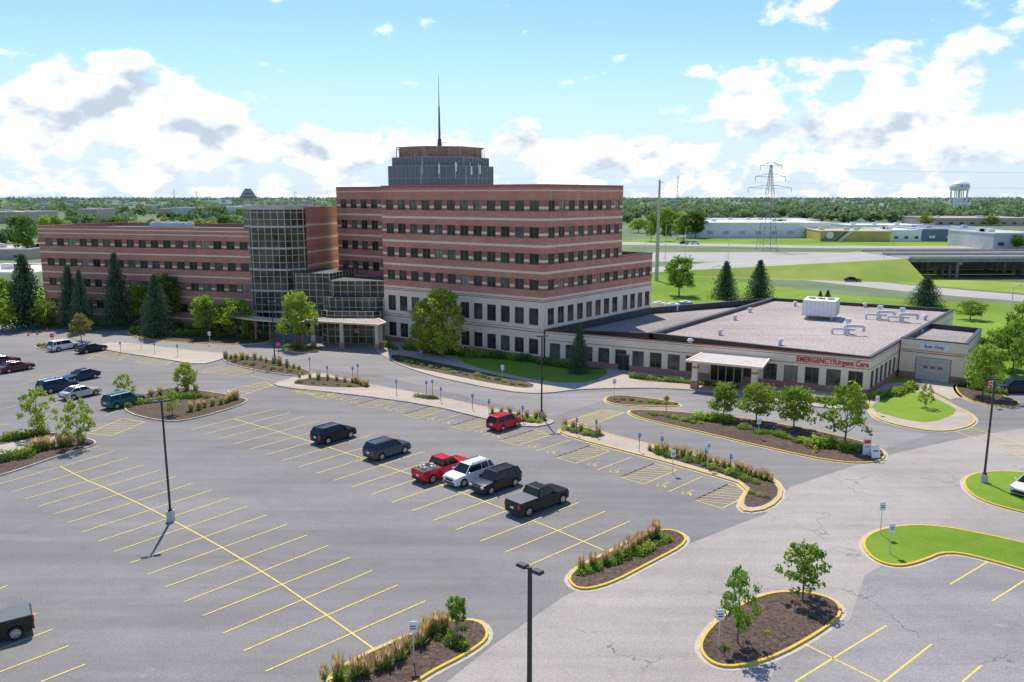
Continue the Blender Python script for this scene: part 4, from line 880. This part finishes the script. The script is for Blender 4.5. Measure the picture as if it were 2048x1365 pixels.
# ---------------- vehicles ----------------
PAINT={}
def carpaint(n,c,metal=.3):
    if n in PAINT: return PAINT[n]
    m,nt,b=nmat('car_paint_'+n); b.inputs['Metallic'].default_value=metal if n not in('white','black') else 0; b.inputs['Roughness'].default_value=.3; b.inputs['Specular IOR Level'].default_value=.3; b.inputs['Coat Weight'].default_value=.35; b.inputs['Coat Roughness'].default_value=.05
    f=noise(nt,40,2,.5,gpos(nt)); nt.links.new(ramp(nt,f,[(.3,sc(c,.93)),(.7,sc(c,1.07))]),b.inputs['Base Color']); PAINT[n]=m; return m
COL={'black':(.006,.007,.008),'navy':(.02,.045,.11),'white':(.80,.81,.81),'silver':(.55,.57,.55),'red':(.62,.012,.03),'maroon':(.13,.035,.04),'teal':(.02,.14,.16),'grey':(.06,.085,.11)}
def car(loc,head,typ,colr,label,load=False):
    mat=carpaint(colr,COL[colr]); S={'suv':(4.75,1.9,1.72,.37),'sedan':(4.75,1.83,1.44,.33),'pickup':(5.8,2.0,1.88,.41),'hatch':(4.1,1.78,1.62,.33)}[typ]
    L,Wd,Ht,r=S; xf=L/2-.92; xr=-L/2+.95; g=.26 if typ!='pickup' else .36
    if typ=='sedan': belt=.93; hood=.84; deck=.98; A0x,A1x,R0x,R1x=.95,.25,-.95,-1.75
    elif typ=='suv': belt=1.07; hood=1.02; deck=1.1; A0x,A1x,R0x,R1x=1.15,.45,-1.95,-2.28
    elif typ=='hatch': belt=1.03; hood=.98; deck=1.05; A0x,A1x,R0x,R1x=1.1,.6,-1.6,-1.98
    else: belt=1.22; hood=1.17; deck=1.22; A0x,A1x,R0x,R1x=1.25,.6,-.55,-.75
    def arch(x): return [(x+(r+.07)*math.cos(t),r+(r+.07)*math.sin(t)) for t in [math.radians(a) for a in range(-10,191,20)]]
    top_=[(L/2,.45),(L/2-.01,hood-.3),(L/2-.12,hood-.1),(L/2-.5,hood),(A0x,belt),(A0x-.3,belt+.02)]
    if typ=='pickup': top_+=[(R1x,belt+.02),(R1x-.02,belt-.01),(-L/2+.03,belt-.01),(-L/2,.6)]
    else: top_+=[(R1x+.25,deck),(-L/2+.15,deck-.04),(-L/2+.02,deck-.2),(-L/2,.5)]
    prof=[(L/2-.05,g+.02)]+top_+[(-L/2+.06,g+.05)]+arch(xr)[::-1]+arch(xf)[::-1]
    bm=bmesh.new(); hw=Wd/2
    va=[bm.verts.new((x,-hw,z)) for x,z in prof]; vb=[bm.verts.new((x,hw,z)) for x,z in prof]; n=len(prof)
    f1=bm.faces.new(va); f2=bm.faces.new(vb[::-1])
    for i in range(n): bm.faces.new((va[i],vb[i],vb[(i+1)%n],va[(i+1)%n]))
    bmesh.ops.recalc_face_normals(bm,faces=bm.faces[:])
    k=len(top_); ed=[e for e in bm.edges if (set(e.verts)<=set(va[:k+2]) or set(e.verts)<=set(vb[:k+2])) and e.verts[0].co.z>.4]
    bmesh.ops.bevel(bm,geom=ed,offset=.10,segments=3,affect='EDGES',profile=.6)
    for v in bm.verts:
        f=abs(v.co.x)/(L/2)
        if f>.72: v.co.y*=1-.28*((f-.72)/.28)**2*.55
    me=bpy.data.meshes.new('body'); bm.to_mesh(me); bm.free(); me.materials.append(mat)
    me.polygons.foreach_set('use_smooth',[True]*len(me.polygons)); 
    try: me.set_sharp_from_angle(angle=math.radians(35))
    except Exception: pass
    o=ebox('parked_car' if typ!='pickup' else 'pickup_truck',label,'car' if typ!='pickup' else 'truck',(loc[0],loc[1],.03),head)
    part('body',me,o)
    mb=MB(); z0=belt+.0; z1=Ht-.05; w0=hw-.09; w1=hw-.28
    vs=[(A0x,-w0,z0),(A0x,w0,z0),(R1x,w0,z0),(R1x,-w0,z0),(A1x,-w1,z1),(A1x,w1,z1),(R0x,w1,z1),(R0x,-w1,z1)]
    mb.add(vs,[(0,1,5,4),(1,2,6,5),(2,3,7,6),(3,0,4,7)],0); part('window',mb.mesh('window',['carglass']),o)
    mb=MB(); mb.add([(A1x,-w1,z1),(A1x,w1,z1),(R0x,w1,z1),(R0x,-w1,z1),(A1x-.12,-w1+.1,Ht),(A1x-.12,w1-.1,Ht),(R0x+.1,w1-.1,Ht-.01),(R0x+.1,-w1+.1,Ht-.01)],[(4,5,6,7),(0,1,5,4),(1,2,6,5),(2,3,7,6),(3,0,4,7)],0)
    def strip(p,q,w=.05):
        mb.cyl(p,q,w,w,5,0)
    for s in (-1,1):
        strip((A0x,s*w0,z0),(A1x,s*w1,z1),.045); strip((R1x,s*w0,z0),(R0x,s*w1,z1),.075); strip((A1x,s*w1,z1),(R0x,s*w1,z1),.04)
        mx=(A1x+R0x)/2-.05; strip((mx,s*(w0+.0),z0),(mx-.03,s*w1,z1),.035)
        if typ=='suv': mx2=R0x+.35; strip((mx2-.1,s*w0,z0),(mx2,s*w1,z1),.06)
    part('roof',mb.mesh('roof',[mat]),o)
    if typ in('suv',):
        for s in (-1,1):
            mb=MB(); mb.cyl((A1x-.3,s*(w1-.08),Ht+.05),(R0x+.25,s*(w1-.08),Ht+.05),.03,.03,5); mb.cyl((A1x-.3,s*(w1-.08),Ht-.02),(A1x-.3,s*(w1-.08),Ht+.05),.03,.03,5); mb.cyl((R0x+.25,s*(w1-.08),Ht-.02),(R0x+.25,s*(w1-.08),Ht+.05),.03,.03,5)
            part('roof_rail',mb.mesh('roof_rail',['plastic' if colr!='black' else 'rim']),o)
    for x in (xf,xr):
        for s in (-1,1):
            wh=part('wheel',None,o,(x,s*(hw-.11),r)); mb=MB(); mb.cyl((0,-.12,0),(0,.12,0),r,r,20,0); part('tyre',mb.mesh('tyre',['rubber']),wh)
            mb=MB(); y1=s*.115; y2=s*.128; mb.cyl((0,s*.06,0),(0,y2,0),r*.66,r*.66,14,0)
            for a in range(5): t=a*2*math.pi/5; mb.box((math.cos(t)*r*.45,y2,math.sin(t)*r*.45),(.06,.006,.06),0,1)
            part('rim',mb.mesh('rim',['rim','rubber']),wh)
    yh=hw*.72
    for s in (-1,1):
        mb=MB(); mb.box((L/2-.09,s*yh,hood-.24),(.2,.34,.15),s*-.25,0,.9); part('headlight',mb.mesh('headlight',['headlamp']),o)
        mb=MB(); mb.box((-L/2+.07,s*(yh+.02),deck-.28 if typ!='pickup' else .98),(.16,.22 if typ!='sedan' else .38,.42 if typ in('suv','pickup','hatch') else .16),s*.2,0,.95); part('tail_light',mb.mesh('tail_light',['taillamp']),o)
        mb=MB(); mb.box((A0x-.25,s*(hw+.1),belt+.08),(.14,.2,.15),0,0,.85); part('wing_mirror',mb.mesh('wing_mirror',[mat]),o)
    mb=MB(); mb.box((L/2-.02,0,hood-.32),(.06,.85,.2),0,0); part('grille',mb.mesh('grille',['plastic']),o)
    for xx,ww in ((L/2-.03,.7),(-L/2+.03,.78)): mb=MB(); mb.box((xx,0,.43),(.09,Wd*ww,.17),0,0); part('bumper',mb.mesh('bumper',['plastic']),o)
    mb=MB(); mb.box((-L/2-.0,0,.78 if typ!='sedan' else .68),(.03,.34,.16),0,0); part('number_plate',mb.mesh('number_plate',['white']),o)
    if typ=='pickup':
        mb=MB(); x0,x1=-L/2+.1,R1x-.08
        if load:
            mb.box(((x0+x1)/2,0,belt+.0),(x1-x0,Wd-.32,.02),0,0)
            for i in range(11): mb.box((random.uniform(x0+.3,x1-.3),random.uniform(-.6,.6),belt+.12),(random.uniform(.2,.6),random.uniform(.2,.4),.26),random.random()*3,random.choice([1,2,1]),.8)
            part('cargo',mb.mesh('cargo',['plastic','con','metal']),o)
        else: mb.box(((x0+x1)/2,0,belt+.03),(x1-x0,Wd-.2,.07)); part('bed_cover',mb.mesh('bed_cover',['dsteel']),o)
    return o
def hd(x,y,a): return G(x,y),math.radians(a)
for x,y,a,t,c,l,*r in ((128,700,60,'suv','white','white SUV parked at the drive edge'),(183,704,60,'sedan','black','black sedan parked beside a white SUV'),(33,742,58,'sedan','maroon','dark maroon sedan in a parking bay'),(5,730,58,'sedan','maroon','dark red sedan at the lot edge'),
 (116,782,58,'suv','navy','dark navy SUV parked beside other cars'),(163,760,238,'sedan','navy','dark blue sedan in a parking bay'),(162,794,58,'sedan','silver','silver sedan in a parking bay'),(248,812,58,'suv','teal','dark teal SUV beside a planting island'),
 (668,880,50,'suv','black','black SUV parked alone in the row'),(775,911,48,'suv','grey','slate grey SUV in a parking bay'),(885,952,46,'pickup','red','red pickup truck with loaded cargo bed',True),(938,962,226,'suv','white','white SUV beside a red pickup'),
 (992,977,225,'suv','black','glossy black SUV with roof rails'),(1075,1015,44,'pickup','black','black pickup truck with covered bed'),(1008,856,48,'hatch','red','bright red boxy hatchback by the pavement'),(2062,985,215,'sedan','white','white sedan beside grass island'),
 (-50,1288,215,'pickup','black','black pickup truck in a bay'),(2025,785,180,'suv','black','black SUV on the side drive'),(1545,549,-10,'suv','silver','silver SUV driving on the highway'),(1705,564,-12,'sedan','black','black sedan driving on the highway'),(1368,489,-3,'sedan','black','dark car on the distant road'),(1390,489,-3,'suv','white','white car on the distant road')):
    p,h_=hd(x,y,a); car(p,h_,t,c,l,bool(r))
# ---------------- sky ----------------
sd=Vector((-.19,.98,0)).normalized(); el=math.radians(56); sdir=Vector((sd.x*math.cos(el),sd.y*math.cos(el),math.sin(el)))
w=bpy.data.worlds.new('World'); bpy.context.scene.world=w; w.use_nodes=True; nt=w.node_tree; nt.nodes.clear(); out=N(nt,'ShaderNodeOutputWorld')
sky=N(nt,'ShaderNodeTexSky',sky_type='NISHITA'); sky.sun_disc=False; sky.sun_elevation=el; sky.sun_rotation=math.atan2(sd.x,sd.y); sky.air_density=1.0; sky.dust_density=.2; sky.ozone_density=2.0
tc=N(nt,'ShaderNodeTexCoord'); sx=N(nt,'ShaderNodeSeparateXYZ'); nt.links.new(tc.outputs['Generated'],sx.inputs[0])
def mth(op,a,b=None,c=None,clamp=False):
    m=N(nt,'ShaderNodeMath',operation=op); m.use_clamp=clamp
    for i,v in enumerate((a,b,c)):
        if v is None: continue
        if hasattr(v,'links'): nt.links.new(v,m.inputs[i])
        else: m.inputs[i].default_value=v
    return m.outputs[0]
az=mth('ARCTAN2',sx.outputs[0],sx.outputs[1]); ele=mth('ARCSINE',sx.outputs[2])
skc=mixc(nt,1.0,sky.outputs[0],(.78,.93,1.16),'MULTIPLY')
hzf=N(nt,'ShaderNodeMapRange',interpolation_type='SMOOTHSTEP'); nt.links.new(ele,hzf.inputs[0]); hzf.inputs[1].default_value=.20; hzf.inputs[2].default_value=-.02; hzf.inputs[3].default_value=0; hzf.inputs[4].default_value=.95
skc=mixc(nt,hzf.outputs[0],skc,(4.7,5.5,6.4))
bg=N(nt,'ShaderNodeBackground'); bg.inputs[1].default_value=.15; nt.links.new(skc,bg.inputs[0])
def pd(x,y):
    u=(x-1024)/F; v=(682.5-y)/F; d=Vector((u,CP+v*SP,-SP+v*CP)).normalized(); return math.atan2(d.x,d.y),math.asin(d.z)
BL=[(100,165,180,66,.29),(330,170,165,58,.29),(70,235,200,50,.26),(280,235,210,48,.26),(800,45,75,32,.26),(665,172,40,15,.22),(725,174,30,17,.24),(1040,268,66,44,.26),(1530,165,130,50,.30),(1700,112,125,28,.24),(1910,145,200,66,.34),(1990,25,170,42,.28),(1620,18,150,34,.26),(1395,140,60,18,.2),(1600,245,170,40,.26),(1860,270,250,52,.30),(480,285,240,46,.20),(1250,310,240,40,.20),(700,300,160,40,.20)]
cb=N(nt,'ShaderNodeCombineXYZ'); nt.links.new(az,cb.inputs[0]); nt.links.new(ele,cb.inputs[1])
bl=None
for x,y,hw,hh,wt in BL:
    a,e=pd(x,y); s=N(nt,'ShaderNodeVectorMath',operation='SUBTRACT'); nt.links.new(cb.outputs[0],s.inputs[0]); s.inputs[1].default_value=(a,e,0)
    m=N(nt,'ShaderNodeVectorMath',operation='MULTIPLY'); nt.links.new(s.outputs[0],m.inputs[0]); m.inputs[1].default_value=(F/hw,F/hh,0)
    l=N(nt,'ShaderNodeVectorMath',operation='LENGTH'); nt.links.new(m.outputs[0],l.inputs[0])
    mr=N(nt,'ShaderNodeMapRange',interpolation_type='SMOOTHSTEP'); nt.links.new(l.outputs['Value'],mr.inputs[0]); mr.inputs[1].default_value=1.35; mr.inputs[2].default_value=.2; mr.inputs[3].default_value=0; mr.inputs[4].default_value=wt
    bl=mr.outputs[0] if bl is None else mth('ADD',bl,mr.outputs[0])
hz=N(nt,'ShaderNodeMapRange',interpolation_type='SMOOTHSTEP'); nt.links.new(ele,hz.inputs[0]); hz.inputs[1].default_value=.125; hz.inputs[2].default_value=.03; hz.inputs[3].default_value=-.09; hz.inputs[4].default_value=.17
bl=mth('ADD',bl,hz.outputs[0])
def nz_(off,sc1=15,dt=7):
    mp=N(nt,'ShaderNodeMapping'); nt.links.new(cb.outputs[0],mp.inputs[0]); mp.inputs['Location'].default_value=(3.1,off*1.6,0); mp.inputs['Scale'].default_value=(1,1.6,1)
    return noise(nt,sc1,dt,.55,mp.outputs[0])
n0=nz_(0); n1=nz_(.022,15,4); n2=nz_(0,15,3)
D0=mth('ADD',mth('MULTIPLY_ADD',n0,1.3,-.16),bl)
mk_=N(nt,'ShaderNodeMapRange',interpolation_type='SMOOTHSTEP'); nt.links.new(D0,mk_.inputs[0]); mk_.inputs[1].default_value=.57; mk_.inputs[2].default_value=.76
shd=mth('ADD',mth('MULTIPLY',mth('SUBTRACT',n1,n2),3.6),mth('MULTIPLY',mth('SUBTRACT',n0,.5),-1.0)); shd=mth('ADD',shd,mth('MULTIPLY_ADD',D0,.6,-.12),clamp=True)
cc_=ramp(nt,shd,[(.14,(1.0,1.0,1.0)),(.45,(.74,.78,.83)),(1,(.46,.53,.62))])
bg2=N(nt,'ShaderNodeBackground'); nt.links.new(cc_,bg2.inputs[0]); bg2.inputs[1].default_value=1.3
mx=N(nt,'ShaderNodeMixShader'); nt.links.new(mk_.outputs[0],mx.inputs[0]); nt.links.new(bg.outputs[0],mx.inputs[1]); nt.links.new(bg2.outputs[0],mx.inputs[2])
nt.links.new(mx.outputs[0],out.inputs[0])
su=bpy.data.lights.new('sun','SUN'); su.energy=5.0; su.angle=math.radians(.5); su.color=(1,.94,.84); so=bpy.data.objects.new('sun',su); link(so); so.rotation_euler=(-sdir).to_track_quat('-Z','Y').to_euler(); so.location=(0,0,80)
cam=bpy.data.cameras.new('camera'); co=bpy.data.objects.new('camera',cam); link(co); co.location=(0,0,H); co.rotation_euler=(math.pi/2-P,0,0); cam.sensor_width=36; cam.lens=36*F/2048; cam.clip_end=30000; cam.clip_start=.5
sc_=bpy.context.scene; sc_.camera=co; sc_.view_settings.view_transform='Standard'; sc_.view_settings.look='None'; sc_.view_settings.exposure=0
